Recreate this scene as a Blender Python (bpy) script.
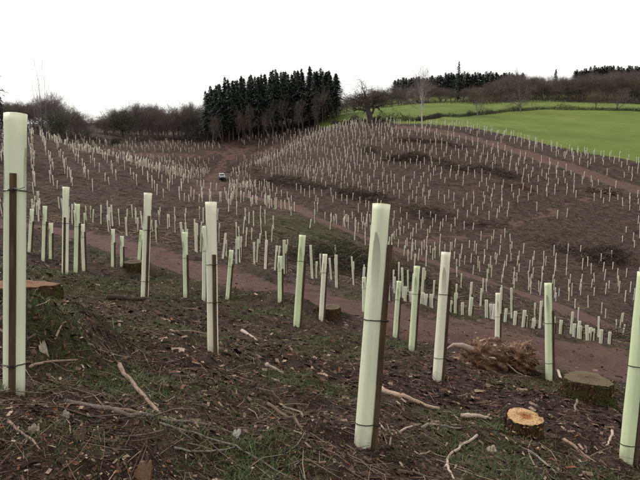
import bpy, bmesh, math, random
import numpy as np
from mathutils import Vector, Matrix, Quaternion

random.seed(7)
rng = np.random.default_rng(7)
R = math.radians
scene = bpy.context.scene
for o in list(bpy.data.objects):
    bpy.data.objects.remove(o)

# ------------------------------------------------------------------ camera
PITCH = math.atan(100 / 640)
cam_data = bpy.data.cameras.new('camera')
cam = bpy.data.objects.new('camera', cam_data)
scene.collection.objects.link(cam)
cam.location = (0, 0, 0)
cam.rotation_euler = (math.pi / 2 - PITCH, 0, 0)
cam_data.sensor_width = 36
cam_data.lens = 36
cam_data.clip_start = 0.05
cam_data.clip_end = 6000
scene.camera = cam

# ------------------------------------------------------------------ sky and sun (bright overcast)
SUN_EL, SUN_AZ = R(42), R(-62)          # azimuth from +Y (view direction) towards +X
world = bpy.data.worlds.new('World')
scene.world = world
world.use_nodes = True
wn = world.node_tree
wn.nodes.clear()
w_out = wn.nodes.new('ShaderNodeOutputWorld')
w_bg = wn.nodes.new('ShaderNodeBackground')
w_sky = wn.nodes.new('ShaderNodeTexSky')
w_sky.sky_type = 'NISHITA'
w_sky.sun_disc = False
w_sky.sun_elevation = SUN_EL
w_sky.sun_rotation = SUN_AZ
w_mix = wn.nodes.new('ShaderNodeMix')
w_mix.data_type = 'RGBA'
w_tc = wn.nodes.new('ShaderNodeTexCoord')
w_noise = wn.nodes.new('ShaderNodeTexNoise')
w_noise.inputs['Scale'].default_value = 1.6
w_noise.inputs['Detail'].default_value = 4
w_ramp = wn.nodes.new('ShaderNodeMapRange')
w_ramp.inputs['From Min'].default_value = 0.3
w_ramp.inputs['From Max'].default_value = 0.7
w_ramp.inputs['To Min'].default_value = 0.86
w_ramp.inputs['To Max'].default_value = 0.97
wn.links.new(w_tc.outputs['Generated'], w_noise.inputs['Vector'])
wn.links.new(w_noise.outputs['Fac'], w_ramp.inputs['Value'])
wn.links.new(w_ramp.outputs['Result'], w_mix.inputs['Factor'])
wn.links.new(w_sky.outputs['Color'], w_mix.inputs[6])
w_mix.inputs[7].default_value = (10.7, 10.5, 10.15, 1)        # white cloud sheet
wn.links.new(w_mix.outputs[2], w_bg.inputs['Color'])
w_bg.inputs['Strength'].default_value = 0.105
wn.links.new(w_bg.outputs['Background'], w_out.inputs['Surface'])

sun_data = bpy.data.lights.new('sun', 'SUN')
sun_data.energy = 2.2
sun_data.angle = R(20)
sun_data.color = (1.0, 0.95, 0.88)
sun = bpy.data.objects.new('sun', sun_data)
scene.collection.objects.link(sun)
sdir = Vector((math.sin(SUN_AZ) * math.cos(SUN_EL), math.cos(SUN_AZ) * math.cos(SUN_EL), math.sin(SUN_EL)))
sun.rotation_euler = sdir.to_track_quat('Z', 'Y').to_euler()
sun.location = sdir * 50

vs = scene.view_settings
vs.view_transform = 'Standard'
vs.look = 'None'
vs.exposure = 0.1
vs.gamma = 1.0
vs.use_curve_mapping = False

# ------------------------------------------------------------------ helpers
COL = scene.collection.objects
CP, SP = math.cos(PITCH), math.sin(PITCH)


def ray(px, py):
    cx, cy = (px - 320) / 640, (240 - py) / 640
    return np.array([cx, CP + cy * SP, -SP + cy * CP])


def tag(o, label=None, cat=None, group=None, kind=None):
    if label: o['label'] = label
    if cat: o['category'] = cat
    if group: o['group'] = group
    if kind: o['kind'] = kind
    return o


def empty(name, loc=(0, 0, 0), rot=None, scale=None):
    o = bpy.data.objects.new(name, None)
    o.empty_display_size = 0.1
    o.location = loc
    if rot is not None:
        o.rotation_mode = 'QUATERNION'
        o.rotation_quaternion = rot
    if scale is not None: o.scale = scale
    COL.link(o)
    return o


def link_mesh(name, me, parent=None, loc=None):
    o = bpy.data.objects.new(name, me)
    COL.link(o)
    if parent is not None: o.parent = parent
    if loc is not None: o.location = loc
    return o


def np_mesh(name, V, F, mats, smooth=False, face_col=None, mat_idx=None):
    """V (n,3), F (m,k) with k 3 or 4"""
    V = np.asarray(V, dtype=np.float32); F = np.asarray(F, dtype=np.int32)
    me = bpy.data.meshes.new(name)
    m, k = F.shape
    me.vertices.add(len(V)); me.vertices.foreach_set('co', V.ravel())
    me.loops.add(m * k); me.loops.foreach_set('vertex_index', F.ravel())
    me.polygons.add(m)
    me.polygons.foreach_set('loop_start', np.arange(0, m * k, k, dtype=np.int32))
    me.polygons.foreach_set('loop_total', np.full(m, k, dtype=np.int32))
    if smooth: me.polygons.foreach_set('use_smooth', np.ones(m, dtype=bool))
    if mat_idx is not None: me.polygons.foreach_set('material_index', np.asarray(mat_idx, dtype=np.int32))
    for mt in (mats if isinstance(mats, (list, tuple)) else [mats]): me.materials.append(mt)
    me.update(calc_edges=True)
    if face_col is not None:
        a = me.attributes.new('col', 'FLOAT_COLOR', 'FACE')
        c = np.ones((m, 4), dtype=np.float32); c[:, :3] = face_col
        a.data.foreach_set('color', c.ravel())
    return me


class MB:
    """collects polygons"""
    def __init__(s): s.v = []; s.f = []; s.c = []; s.m = []

    def poly(s, pts, mi=0, c=(1, 1, 1)):
        b = len(s.v); s.v += [tuple(p) for p in pts]
        s.f.append(tuple(range(b, b + len(pts)))); s.c.append(c); s.m.append(mi)

    def tube(s, pts, rad, n=6, mi=0, c=(1, 1, 1), cap=True, twist=0.0, sq=None):
        pts = [Vector(p) for p in pts]
        b = len(s.v)
        up = None
        for i, p in enumerate(pts):
            t = (pts[min(i + 1, len(pts) - 1)] - pts[max(i - 1, 0)])
            if t.length < 1e-9: t = Vector((0, 0, 1))
            t.normalize()
            if up is None: up = t.orthogonal().normalized()
            else:
                up = up - t * up.dot(t)
                up = up.normalized() if up.length > 1e-6 else t.orthogonal().normalized()
            w = t.cross(up)
            r = rad[i] if isinstance(rad, (list, tuple)) else rad
            for k in range(n):
                a = 2 * math.pi * k / n + twist
                s.v.append(tuple(p + (up * math.cos(a) + w * math.sin(a)) * r))
        for i in range(len(pts) - 1):
            for k in range(n):
                k2 = (k + 1) % n
                s.f.append((b + i * n + k, b + i * n + k2, b + (i + 1) * n + k2, b + (i + 1) * n + k)); s.c.append(c); s.m.append(mi)
        if cap and n > 2:
            s.f.append(tuple(b + k for k in reversed(range(n)))); s.c.append(c); s.m.append(mi)
            e = b + (len(pts) - 1) * n
            s.f.append(tuple(e + k for k in range(n))); s.c.append(c); s.m.append(mi)

    def box(s, x0, x1, y0, y1, z0, z1, mi=0, c=(1, 1, 1), taper=0.0):
        b = len(s.v); t = taper
        s.v += [(x0, y0, z0), (x1, y0, z0), (x1, y1, z0), (x0, y1, z0),
                (x0 + t, y0 + t, z1), (x1 - t, y0 + t, z1), (x1 - t, y1 - t, z1), (x0 + t, y1 - t, z1)]
        for f in ((0, 3, 2, 1), (4, 5, 6, 7), (0, 1, 5, 4), (1, 2, 6, 5), (2, 3, 7, 6), (3, 0, 4, 7)):
            s.f.append(tuple(b + i for i in f)); s.c.append(c); s.m.append(mi)

    def mesh(s, name, mats, smooth=False):
        me = bpy.data.meshes.new(name)
        me.from_pydata(s.v, [], s.f)
        for mt in (mats if isinstance(mats, (list, tuple)) else [mats]): me.materials.append(mt)
        me.polygons.foreach_set('material_index', np.array(s.m, dtype=np.int32))
        if smooth: me.polygons.foreach_set('use_smooth', np.ones(len(s.f), dtype=bool))
        a = me.attributes.new('col', 'FLOAT_COLOR', 'FACE')
        c = np.ones((len(s.f), 4), dtype=np.float32); c[:, :3] = np.array(s.c, dtype=np.float32)
        a.data.foreach_set('color', c.ravel())
        me.update()
        return me


# ---- value noise (numpy)
_perm = np.random.default_rng(3).random((256, 256)).astype(np.float32)


def vnoise(x, y):
    x = np.asarray(x, dtype=np.float64); y = np.asarray(y, dtype=np.float64)
    xi = np.floor(x).astype(np.int64); yi = np.floor(y).astype(np.int64)
    fx = x - xi; fy = y - yi
    fx = fx * fx * (3 - 2 * fx); fy = fy * fy * (3 - 2 * fy)
    a = _perm[xi % 256, yi % 256]; b = _perm[(xi + 1) % 256, yi % 256]
    c = _perm[xi % 256, (yi + 1) % 256]; d = _perm[(xi + 1) % 256, (yi + 1) % 256]
    return (a * (1 - fx) + b * fx) * (1 - fy) + (c * (1 - fx) + d * fx) * fy - 0.5


def fbm(x, y, sc, octv=4, rough=0.5):
    r = 0; a = 1; s = 1 / sc
    for k in range(octv):
        r = r + a * vnoise(x * s + 17.3 * k, y * s - 9.1 * k + 3.7 * k * k)
        a *= rough; s *= 2.03
    return r


# ------------------------------------------------------------------ materials
def new_mat(name):
    m = bpy.data.materials.new(name); m.use_nodes = True
    nt = m.node_tree; nt.nodes.clear()
    out = nt.nodes.new('ShaderNodeOutputMaterial')
    return m, nt, out


def N(nt, typ, **kw):
    n = nt.nodes.new(typ)
    for k, v in kw.items():
        if hasattr(n, k): setattr(n, k, v)
        else: n.inputs[k.replace('_', ' ')].default_value = v
    return n


def noise_node(nt, vec, scale, detail=5, rough=0.6):
    n = nt.nodes.new('ShaderNodeTexNoise')
    n.inputs['Scale'].default_value = scale; n.inputs['Detail'].default_value = detail
    n.inputs['Roughness'].default_value = rough
    if vec is not None: nt.links.new(vec, n.inputs['Vector'])
    return n.outputs['Fac']


def ramp(nt, fac, stops):
    r = nt.nodes.new('ShaderNodeValToRGB')
    e = r.color_ramp.elements
    while len(e) < len(stops): e.new(0.5)
    for i, (p, c) in enumerate(stops):
        e[i].position = p; e[i].color = (c[0], c[1], c[2], 1) if not isinstance(c, (int, float)) else (c, c, c, 1)
    nt.links.new(fac, r.inputs['Fac'])
    return r.outputs['Color']


def mix(nt, fac, a, b, blend='MIX'):
    m = nt.nodes.new('ShaderNodeMix'); m.data_type = 'RGBA'; m.blend_type = blend
    for s, v in ((0, fac), (6, a), (7, b)):
        if isinstance(v, (int, float)): m.inputs[s].default_value = v if s == 0 else (v, v, v, 1)
        elif isinstance(v, tuple): m.inputs[s].default_value = (v[0], v[1], v[2], 1)
        else: nt.links.new(v, m.inputs[s])
    return m.outputs[2]


def math_node(nt, op, a, b=0.0, clamp=False):
    m = nt.nodes.new('ShaderNodeMath'); m.operation = op; m.use_clamp = clamp
    for i, v in enumerate((a, b)):
        if isinstance(v, (int, float)): m.inputs[i].default_value = v
        else: nt.links.new(v, m.inputs[i])
    return m.outputs[0]


def attr(nt, name, fac=True):
    a = nt.nodes.new('ShaderNodeAttribute'); a.attribute_name = name
    return a.outputs['Fac'] if fac else a.outputs['Color']


def bsdf(nt, out, color, rough=0.85, spec=0.25, bump=None, bump_str=0.5, bump_dist=0.02):
    b = nt.nodes.new('ShaderNodeBsdfPrincipled')
    if isinstance(color, tuple): b.inputs['Base Color'].default_value = (*color, 1)
    else: nt.links.new(color, b.inputs['Base Color'])
    if isinstance(rough, (int, float)): b.inputs['Roughness'].default_value = rough
    else: nt.links.new(rough, b.inputs['Roughness'])
    b.inputs['Specular IOR Level'].default_value = spec
    if bump is not None:
        bn = nt.nodes.new('ShaderNodeBump')
        bn.inputs['Strength'].default_value = bump_str; bn.inputs['Distance'].default_value = bump_dist
        nt.links.new(bump, bn.inputs['Height']); nt.links.new(bn.outputs['Normal'], b.inputs['Normal'])
    if out is not None: nt.links.new(b.outputs['BSDF'], out.inputs['Surface'])
    return b


def objco(nt):
    return nt.nodes.new('ShaderNodeTexCoord').outputs['Object']


def mat_ground():
    m, nt, out = new_mat('bare_soil')
    co = objco(nt)
    n1 = noise_node(nt, co, 34, 6, 0.75)
    n2 = noise_node(nt, co, 3.2, 6, 0.7)
    n3 = noise_node(nt, co, 0.35, 5, 0.65)
    n4 = noise_node(nt, co, 0.06, 3, 0.5)
    soil = ramp(nt, n1, [(0.32, (0.008, 0.005, 0.004)), (0.49, (0.036, 0.022, 0.020)), (0.62, (0.066, 0.042, 0.037)), (0.75, (0.185, 0.130, 0.105))])
    soil = mix(nt, math_node(nt, 'MULTIPLY', ramp(nt, n2, [(0.35, 0.0), (0.65, 1.0)]), 0.5), soil, (0.058, 0.036, 0.033), 'MIX')
    soil = mix(nt, ramp(nt, n3, [(0.38, 0.0), (0.7, 0.55)]), soil, (0.042, 0.034, 0.023))
    soil = mix(nt, ramp(nt, n4, [(0.42, 0.0), (0.6, 0.4)]), soil, (0.058, 0.037, 0.034))
    n6 = noise_node(nt, co, 1.3, 6, 0.8)
    soil = mix(nt, 1.0, soil, ramp(nt, n6, [(0.36, 0.30), (0.5, 0.95), (0.66, 1.75)]), 'MULTIPLY')
    # pale flecks of wood and bark
    v = nt.nodes.new('ShaderNodeTexVoronoi'); v.inputs['Scale'].default_value = 9; nt.links.new(co, v.inputs['Vector'])
    fl = ramp(nt, v.outputs['Distance'], [(0.10, 1.0), (0.20, 0.0)])
    flm = math_node(nt, 'MULTIPLY', fl, ramp(nt, n2, [(0.40, 0.0), (0.55, 0.85)]))
    soil = mix(nt, flm, soil, (0.24, 0.18, 0.14))
    v2 = nt.nodes.new('ShaderNodeTexVoronoi'); v2.inputs['Scale'].default_value = 2.6; nt.links.new(co, v2.inputs['Vector'])
    fl2 = math_node(nt, 'MULTIPLY', ramp(nt, v2.outputs['Distance'], [(0.10, 1.0), (0.22, 0.0)]), ramp(nt, n6, [(0.45, 0.0), (0.58, 0.8)]))
    soil = mix(nt, fl2, soil, (0.19, 0.145, 0.115))
    # weedy green
    gr = attr(nt, 'green')
    n5 = noise_node(nt, co, 14, 4, 0.7)
    green = ramp(nt, n1, [(0.3, (0.018, 0.026, 0.008)), (0.55, (0.050, 0.068, 0.018)), (0.75, (0.085, 0.10, 0.035))])
    gm = math_node(nt, 'MULTIPLY', gr, ramp(nt, n5, [(0.36, 0.0), (0.6, 1.0)]))
    soil = mix(nt, gm, soil, green)
    # rutted red track
    tr = attr(nt, 'track')
    st = ramp(nt, n2, [(0.3, (0.060, 0.033, 0.030)), (0.52, (0.112, 0.062, 0.055)), (0.70, (0.170, 0.105, 0.092))])
    st = mix(nt, 0.6, st, ramp(nt, n1, [(0.3, (0.038, 0.020, 0.018)), (0.7, (0.16, 0.092, 0.08))]))
    edge = math_node(nt, 'ADD', tr, math_node(nt, 'MULTIPLY', math_node(nt, 'SUBTRACT', noise_node(nt, co, 1.1, 6, 0.7), 0.5), 2.2))
    tm = ramp(nt, edge, [(0.38, 0.0), (0.62, 1.0)])
    col = mix(nt, tm, soil, st)
    h = math_node(nt, 'ADD', math_node(nt, 'MULTIPLY', n1, 0.6), n2)
    bsdf(nt, out, col, 0.92, 0.15, h, 0.9, 0.05)
    return m


def mat_pasture():
    m, nt, out = new_mat('pasture_grass')
    co = objco(nt)
    n1 = noise_node(nt, co, 5, 5, 0.7); n2 = noise_node(nt, co, 0.09, 4, 0.6); n3 = noise_node(nt, co, 0.6, 4, 0.6)
    c = ramp(nt, n2, [(0.35, (0.060, 0.095, 0.016)), (0.52, (0.100, 0.138, 0.025)), (0.68, (0.145, 0.170, 0.038))])
    c = mix(nt, 0.35, c, ramp(nt, n1, [(0.3, (0.055, 0.09, 0.014)), (0.7, (0.16, 0.195, 0.045))]))
    c = mix(nt, ramp(nt, n3, [(0.45, 0.0), (0.75, 0.35)]), c, (0.13, 0.14, 0.046))
    bsdf(nt, out, c, 0.9, 0.15, n1, 0.6, 0.1)
    return m


def mat_col(name, rough=0.85, spec=0.2, nscale=60, var=0.5, bump=0.4, translucent=0.0):
    """takes the 'col' attribute and breaks it up"""
    m, nt, out = new_mat(name)
    co = objco(nt)
    n = noise_node(nt, co, nscale, 4, 0.7)
    c = mix(nt, 1.0, attr(nt, 'col', False), ramp(nt, n, [(0.3, 1 - var), (0.7, 1 + var * 0.6)]), 'MULTIPLY')
    b = bsdf(nt, out, c, rough, spec, n, bump, 0.005)
    if translucent:
        t = nt.nodes.new('ShaderNodeBsdfTranslucent'); nt.links.new(c, t.inputs['Color'])
        ms = nt.nodes.new('ShaderNodeMixShader'); ms.inputs[0].default_value = translucent
        nt.links.new(b.outputs[0], ms.inputs[1]); nt.links.new(t.outputs[0], ms.inputs[2])
        nt.links.new(ms.outputs[0], out.inputs['Surface'])
    return m


def mat_tube(name, base, foot_dirt=True):
    m, nt, out = new_mat(name)
    co = objco(nt)
    oi = nt.nodes.new('ShaderNodeObjectInfo')
    sp = nt.nodes.new('ShaderNodeSeparateXYZ'); nt.links.new(co, sp.inputs[0])
    n = noise_node(nt, co, 9, 4, 0.6)
    tint = ramp(nt, oi.outputs['Random'], [(0.0, (base[0] * 0.93, base[1] * 0.97, base[2] * 0.86)), (0.5, base), (1.0, (min(1, base[0] * 1.10), base[1] * 1.02, base[2] * 1.12))])
    # soil splash near the foot
    foot = math_node(nt, 'ADD', math_node(nt, 'MULTIPLY', sp.outputs['Z'], 5.0), math_node(nt, 'MULTIPLY', n, 1.3))
    dirt = ramp(nt, foot, [(0.55, 0.55), (1.0, 0.0)])
    c = mix(nt, dirt, tint, (0.20, 0.15, 0.11)) if foot_dirt else tint
    n2 = noise_node(nt, co, 40, 3, 0.6)
    mp = nt.nodes.new('ShaderNodeMapping'); mp.inputs['Scale'].default_value = (30, 30, 1.2); nt.links.new(co, mp.inputs['Vector'])
    streak = noise_node(nt, mp.outputs[0], 1.0, 3, 0.6)
    c = mix(nt, ramp(nt, streak, [(0.45, 0.0), (0.8, 0.22)]), c, (0.40, 0.44, 0.28))
    b = bsdf(nt, out, c, 0.42, 0.35, n2, 0.08, 0.002)
    t = nt.nodes.new('ShaderNodeBsdfTranslucent'); nt.links.new(c, t.inputs['Color'])
    ms = nt.nodes.new('ShaderNodeMixShader'); ms.inputs[0].default_value = 0.30
    nt.links.new(b.outputs[0], ms.inputs[1]); nt.links.new(t.outputs[0], ms.inputs[2])
    nt.links.new(ms.outputs[0], out.inputs['Surface'])
    return m


def mat_wood(name, c0, c1, c2, scale=(40, 40, 3), bump=0.5):
    m, nt, out = new_mat(name)
    co = objco(nt)
    mp = nt.nodes.new('ShaderNodeMapping'); mp.inputs['Scale'].default_value = scale; nt.links.new(co, mp.inputs['Vector'])
    n = noise_node(nt, mp.outputs[0], 1.0, 5, 0.7)
    c = ramp(nt, n, [(0.3, c0), (0.52, c1), (0.75, c2)])
    bsdf(nt, out, c, 0.85, 0.2, n, bump, 0.006)
    return m


def mat_plain(name, color, rough=0.6, spec=0.3):
    m, nt, out = new_mat(name)
    n = noise_node(nt, objco(nt), 30, 3, 0.6)
    c = mix(nt, 1.0, color, ramp(nt, n, [(0.3, 0.8), (0.7, 1.1)]), 'MULTIPLY')
    bsdf(nt, out, c, rough, spec)
    return m


def mat_stump_bark():
    m, nt, out = new_mat('stump_bark')
    co = objco(nt)
    mp = nt.nodes.new('ShaderNodeMapping'); mp.inputs['Scale'].default_value = (28, 28, 7); nt.links.new(co, mp.inputs['Vector'])
    n = noise_node(nt, mp.outputs[0], 1.0, 6, 0.75)
    n2 = noise_node(nt, co, 7, 5, 0.7)
    n3 = noise_node(nt, co, 60, 3, 0.7)
    c = ramp(nt, n, [(0.3, (0.016, 0.010, 0.008)), (0.5, (0.055, 0.034, 0.024)), (0.75, (0.13, 0.075, 0.045))])
    moss = ramp(nt, n3, [(0.3, (0.018, 0.026, 0.006)), (0.7, (0.075, 0.095, 0.022))])
    c = mix(nt, math_node(nt, 'MULTIPLY', ramp(nt, n2, [(0.45, 0.0), (0.6, 0.85)]), attr(nt, 'col')), c, moss)
    h = math_node(nt, 'ADD', n, math_node(nt, 'MULTIPLY', n3, 0.4))
    bsdf(nt, out, c, 0.95, 0.1, h, 1.0, 0.03)
    return m


def mat_cut(name, heart, sap, dark, hr=0.095):
    m, nt, out = new_mat(name)
    co = objco(nt)
    sp = nt.nodes.new('ShaderNodeVectorMath'); sp.operation = 'MULTIPLY'; sp.inputs[1].default_value = (1, 1, 0)
    nt.links.new(co, sp.inputs[0])
    ln = nt.nodes.new('ShaderNodeVectorMath'); ln.operation = 'LENGTH'; nt.links.new(sp.outputs[0], ln.inputs[0])
    n = noise_node(nt, co, 9, 5, 0.7)
    n2 = noise_node(nt, co, 70, 4, 0.7)
    r = math_node(nt, 'ADD', ln.outputs['Value'], math_node(nt, 'MULTIPLY', math_node(nt, 'SUBTRACT', n, 0.5), 0.10))
    w = math_node(nt, 'SINE', math_node(nt, 'MULTIPLY', r, 380))
    c = ramp(nt, r, [(hr * 0.5, heart), (hr, heart), (hr + 0.02, sap), (0.40, sap)])
    c = mix(nt, math_node(nt, 'MULTIPLY', math_node(nt, 'ADD', w, 1.0), 0.10), c, dark)
    c = mix(nt, ramp(nt, n2, [(0.42, 0.0), (0.66, 0.8)]), c, dark)
    c = mix(nt, ramp(nt, n, [(0.52, 0.0), (0.68, 0.75)]), c, (0.075, 0.06, 0.045))
    bsdf(nt, out, c, 0.85, 0.2, n2, 0.6, 0.006)
    return m


M_GROUND = mat_ground()
M_PASTURE = mat_pasture()
M_TUBE = mat_tube('shelter_plastic', (0.82, 0.87, 0.66))
M_TUBEFAR = mat_tube('shelter_plastic_cream', (0.78, 0.79, 0.65))  # creamier, less green tone than the close shelters
M_TUBEMASS = mat_tube('shelter_plastic_far', (0.78, 0.77, 0.65), False)
M_STAKE = mat_wood('stake_wood', (0.030, 0.019, 0.010), (0.070, 0.046, 0.026), (0.135, 0.095, 0.055))
M_TIE = mat_plain('black_tie', (0.012, 0.012, 0.012), 0.4, 0.4)
M_LITTER = mat_col('bark_litter', 0.9, 0.15, 90, 0.5)
M_TWIG = mat_col('twig_wood', 0.85, 0.2, 120, 0.45)
M_GRASS = mat_col('grass_blade', 0.6, 0.25, 40, 0.3, 0.1, 0.3)
M_BARK = mat_stump_bark()
M_CUT = mat_cut('cut_wood_orange', (0.30, 0.095, 0.035), (0.52, 0.34, 0.17), (0.19, 0.095, 0.045), 0.035)
M_CUTOLD = mat_cut('cut_wood_old', (0.11, 0.075, 0.045), (0.13, 0.10, 0.055), (0.05, 0.045, 0.022))
M_TREEBARK = mat_col('tree_bark', 0.9, 0.15, 8, 0.35)
M_NEEDLE = mat_col('needles', 0.8, 0.2, 3, 0.3, 0.1)
M_LEAF = mat_col('leaf', 0.7, 0.2, 5, 0.35, 0.1, 0.2)

# ------------------------------------------------------------------ terrain: heights fitted to surveyed points (pixel ray, distance)
ctrl = []
def cp(px, py, d): ctrl.append(ray(px, py) * d)
for a in [(363, 442, 3.2), (14, 393, 2.75), (213, 351, 5.15), (437, 378, 6.1), (549, 378, 8.1), (626, 459, 4.4),
          (297, 327, 8.3), (145, 298, 7.4), (65, 273, 9.2), (186, 297, 11.2), (321, 320, 10.8), (412, 349, 9.0), (395, 337, 11.0),
          (527, 435, 4.5), (60, 330, 4.8), (595, 402, 6.8), (500, 374, 7.5),
          # near track and its outer edge
          (50, 228, 24), (100, 240, 20), (180, 268, 15.5), (260, 288, 13.2), (340, 306, 12), (430, 322, 11.6), (520, 337, 11.8), (600, 352, 12),
          (100, 226, 30), (200, 259, 18.5), (270, 280, 16), (400, 311, 14), (500, 330, 14), (590, 346, 14.5),
          # slope beyond the near track
          (270, 266, 33), (200, 240, 36), (200, 215, 51), (200, 202, 66), (100, 205, 52), (100, 180, 65), (100, 164, 74),
          (40, 216, 42), (40, 190, 57), (40, 160, 76), (280, 240, 45), (290, 215, 52), (400, 296, 26), (500, 318, 27), (590, 336, 29),
          (400, 270, 40), (500, 298, 41), (590, 326, 41),
          # crest of the near spur
          (40, 133, 96), (100, 153, 82), (150, 170, 80), (200, 187, 79), (250, 197, 71), (295, 208, 60), (350, 240, 48),
          # valley behind it and far track
          (330, 224, 72), (400, 250, 60), (480, 278, 54), (560, 308, 50), (640, 337, 48),
          (222, 179, 150), (190, 158, 155), (130, 152, 135), (200, 138, 185), (100, 140, 150),
          # far hill
          (590, 300, 57), (560, 250, 72), (560, 200, 88), (480, 230, 78), (640, 230, 77), (620, 185, 93), (400, 200, 86), (330, 200, 86),
          (290, 180, 102), (290, 150, 135), (400, 150, 110), (480, 160, 104), (430, 129, 122), (470, 129, 124), (560, 152, 110), (640, 163, 102), (340, 126, 140),
          (260, 132, 170), (290, 131, 172), (330, 127, 165), (370, 122, 140),
          # pasture and beyond
          (440, 116, 165), (540, 109, 175), (640, 111, 165), (540, 130, 140), (640, 140, 125), (420, 104, 215), (540, 100, 225), (640, 104, 220), (350, 112, 170),
          (440, 92, 320), (560, 88, 330), (640, 84, 320), (250, 128, 230), (50, 128, 160), (0, 124, 125), (-120, 110, 130), (-300, 120, 90), (-200, 200, 35),
          (800, 360, 48), (800, 250, 80), (800, 180, 105), (800, 120, 180), (1000, 160, 200), (900, 80, 330)]:
    cp(*a)
# valley floor hidden behind the spur
for px, d, z in [(215, 110, -10.2), (290, 78, -9.0), (100, 104, -3.6), (150, 105, -6.4), (40, 125, 1.5)]:
    r_ = ray(px, 200); t = d / r_[1]
    ctrl.append(np.array([r_[0] * t, d, z]))
for x, y, z in [(-6, 0, 0.25), (6, 0, -2.15), (0, 0, -1.02), (0, -10, 0.4), (-12, 4, 0.6), (14, 5, -4.6), (-30, 0, 3), (30, 10, -9), (-25, -30, 6), (25, -30, -3),
                (-400, 100, 12), (-400, 500, 14), (0, 500, 16), (400, 500, 30), (500, 100, 5), (0, 900, 10), (-300, -200, 20), (300, -200, 0), (800, 900, 20), (-800, 900, 10), (0, 1600, 0), (-1500, 1600, 0), (1500, 1600, 0), (1500, 0, 0), (-1500, 0, 5), (-1500, -400, 5), (1500, -400, 0), (0, -400, 10)]:
    ctrl.append(np.array([x, y, z]))
ctrl = np.array(ctrl)


def tps_fit(P, lam):
    n = len(P)
    d2 = ((P[:, None, :2] - P[None, :, :2]) ** 2).sum(-1)
    # soft biharmonic-like kernel with distance-scaled smoothing
    K = np.where(d2 > 0, 0.5 * d2 * np.log(d2 + 1e-12), 0)
    rr = np.hypot(P[:, 0], P[:, 1])
    K = K + np.diag(lam * (1 + rr * 0.35))
    Q = np.c_[np.ones(n), P[:, :2]]
    A = np.block([[K, Q], [Q.T, np.zeros((3, 3))]])
    s = np.linalg.solve(A, np.r_[P[:, 2], 0, 0, 0])
    return s


_S = tps_fit(ctrl, 2.0)


def H0(x, y):
    x = np.asarray(x, dtype=np.float64); y = np.asarray(y, dtype=np.float64)
    shp = x.shape; xf = x.ravel(); yf = y.ravel()
    out = np.empty(len(xf))
    for i in range(0, len(xf), 40000):
        a = xf[i:i + 40000]; b = yf[i:i + 40000]
        d2 = (a[:, None] - ctrl[None, :, 0]) ** 2 + (b[:, None] - ctrl[None, :, 1]) ** 2
        out[i:i + 40000] = (0.5 * d2 * np.log(d2 + 1e-12)) @ _S[:-3] + _S[-3] + _S[-2] * a + _S[-1] * b
    return out.reshape(shp)


_T = np.concatenate([np.arange(1.2, 20, 0.04), np.geomspace(20, 700, 900)])


def hit(px, py, hf=None, dmin=0):
    """first point where the sight line meets the ground"""
    r_ = ray(px, py)
    T = _T[_T > dmin]
    P = T[:, None] * r_[None, :]
    dz = P[:, 2] - (hf or H0)(P[:, 0], P[:, 1])
    k = np.argmax(dz < 0)
    if dz[k] >= 0: k = len(T) - 1
    if k == 0: return P[0]
    f = dz[k - 1] / (dz[k - 1] - dz[k])
    return P[k - 1] + (P[k] - P[k - 1]) * f


def seg_dist(x, y, pl):
    """distance to polyline (world xy)"""
    best = np.full(np.shape(x), 1e9)
    for (ax, ay), (bx, by) in zip(pl[:-1], pl[1:]):
        dx, dy = bx - ax, by - ay
        L = dx * dx + dy * dy + 1e-9
        t = np.clip(((x - ax) * dx + (y - ay) * dy) / L, 0, 1)
        best = np.minimum(best, np.hypot(x - ax - t * dx, y - ay - t * dy))
    return best


def pix_line(pts): return [tuple(hit(*p)[:2]) for p in pts]


TRACKS = {   # polyline, half width
    'near': (pix_line([(-60, 222), (50, 228), (100, 240), (180, 267), (260, 287), (340, 305), (430, 321), (520, 337), (600, 352), (700, 376)]), 1.5),
    'wide': (pix_line([(430, 332), (500, 345), (560, 358), (620, 372), (700, 395)]), 1.1),
    'far': (pix_line([(250, 196), (290, 207), (330, 224), (400, 250), (480, 279), (560, 309), (640, 339), (720, 365)]), 2.3),
    'cross': (pix_line([(400, 243), (440, 237), (520, 223), (570, 205), (605, 190)]), 0.85),
    'upper': (pix_line([(400, 127), (440, 131), (500, 146), (560, 164), (600, 178), (640, 192)]), 1.7),
    'head': (pix_line([(205, 193), (214, 184), (220, 176), (222, 166), (232, 155), (250, 147)]), 2.2),
    'contour': (pix_line([(110, 151), (160, 154), (210, 154), (270, 149)]), 2.2),
    'spurtrack': (pix_line([(200, 130), (225, 140), (235, 152)]), 2.0),
}
PAST_EDGE = pix_line([(200, 133), (300, 131), (345, 124), (400, 124), (470, 128), (520, 138), (560, 147), (600, 155), (640, 163), (760, 185)])


def edge_y(x): 
    xs = np.array([p[0] for p in PAST_EDGE]); ys = np.array([p[1] for p in PAST_EDGE])
    return np.interp(x, xs, ys)


def field_mask(x, y):
    """pasture lies beyond the planted hill on the right"""
    return ((y > edge_y(x)) & (y < 900) & (x > -0.02 * y + 3)).astype(float)


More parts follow.
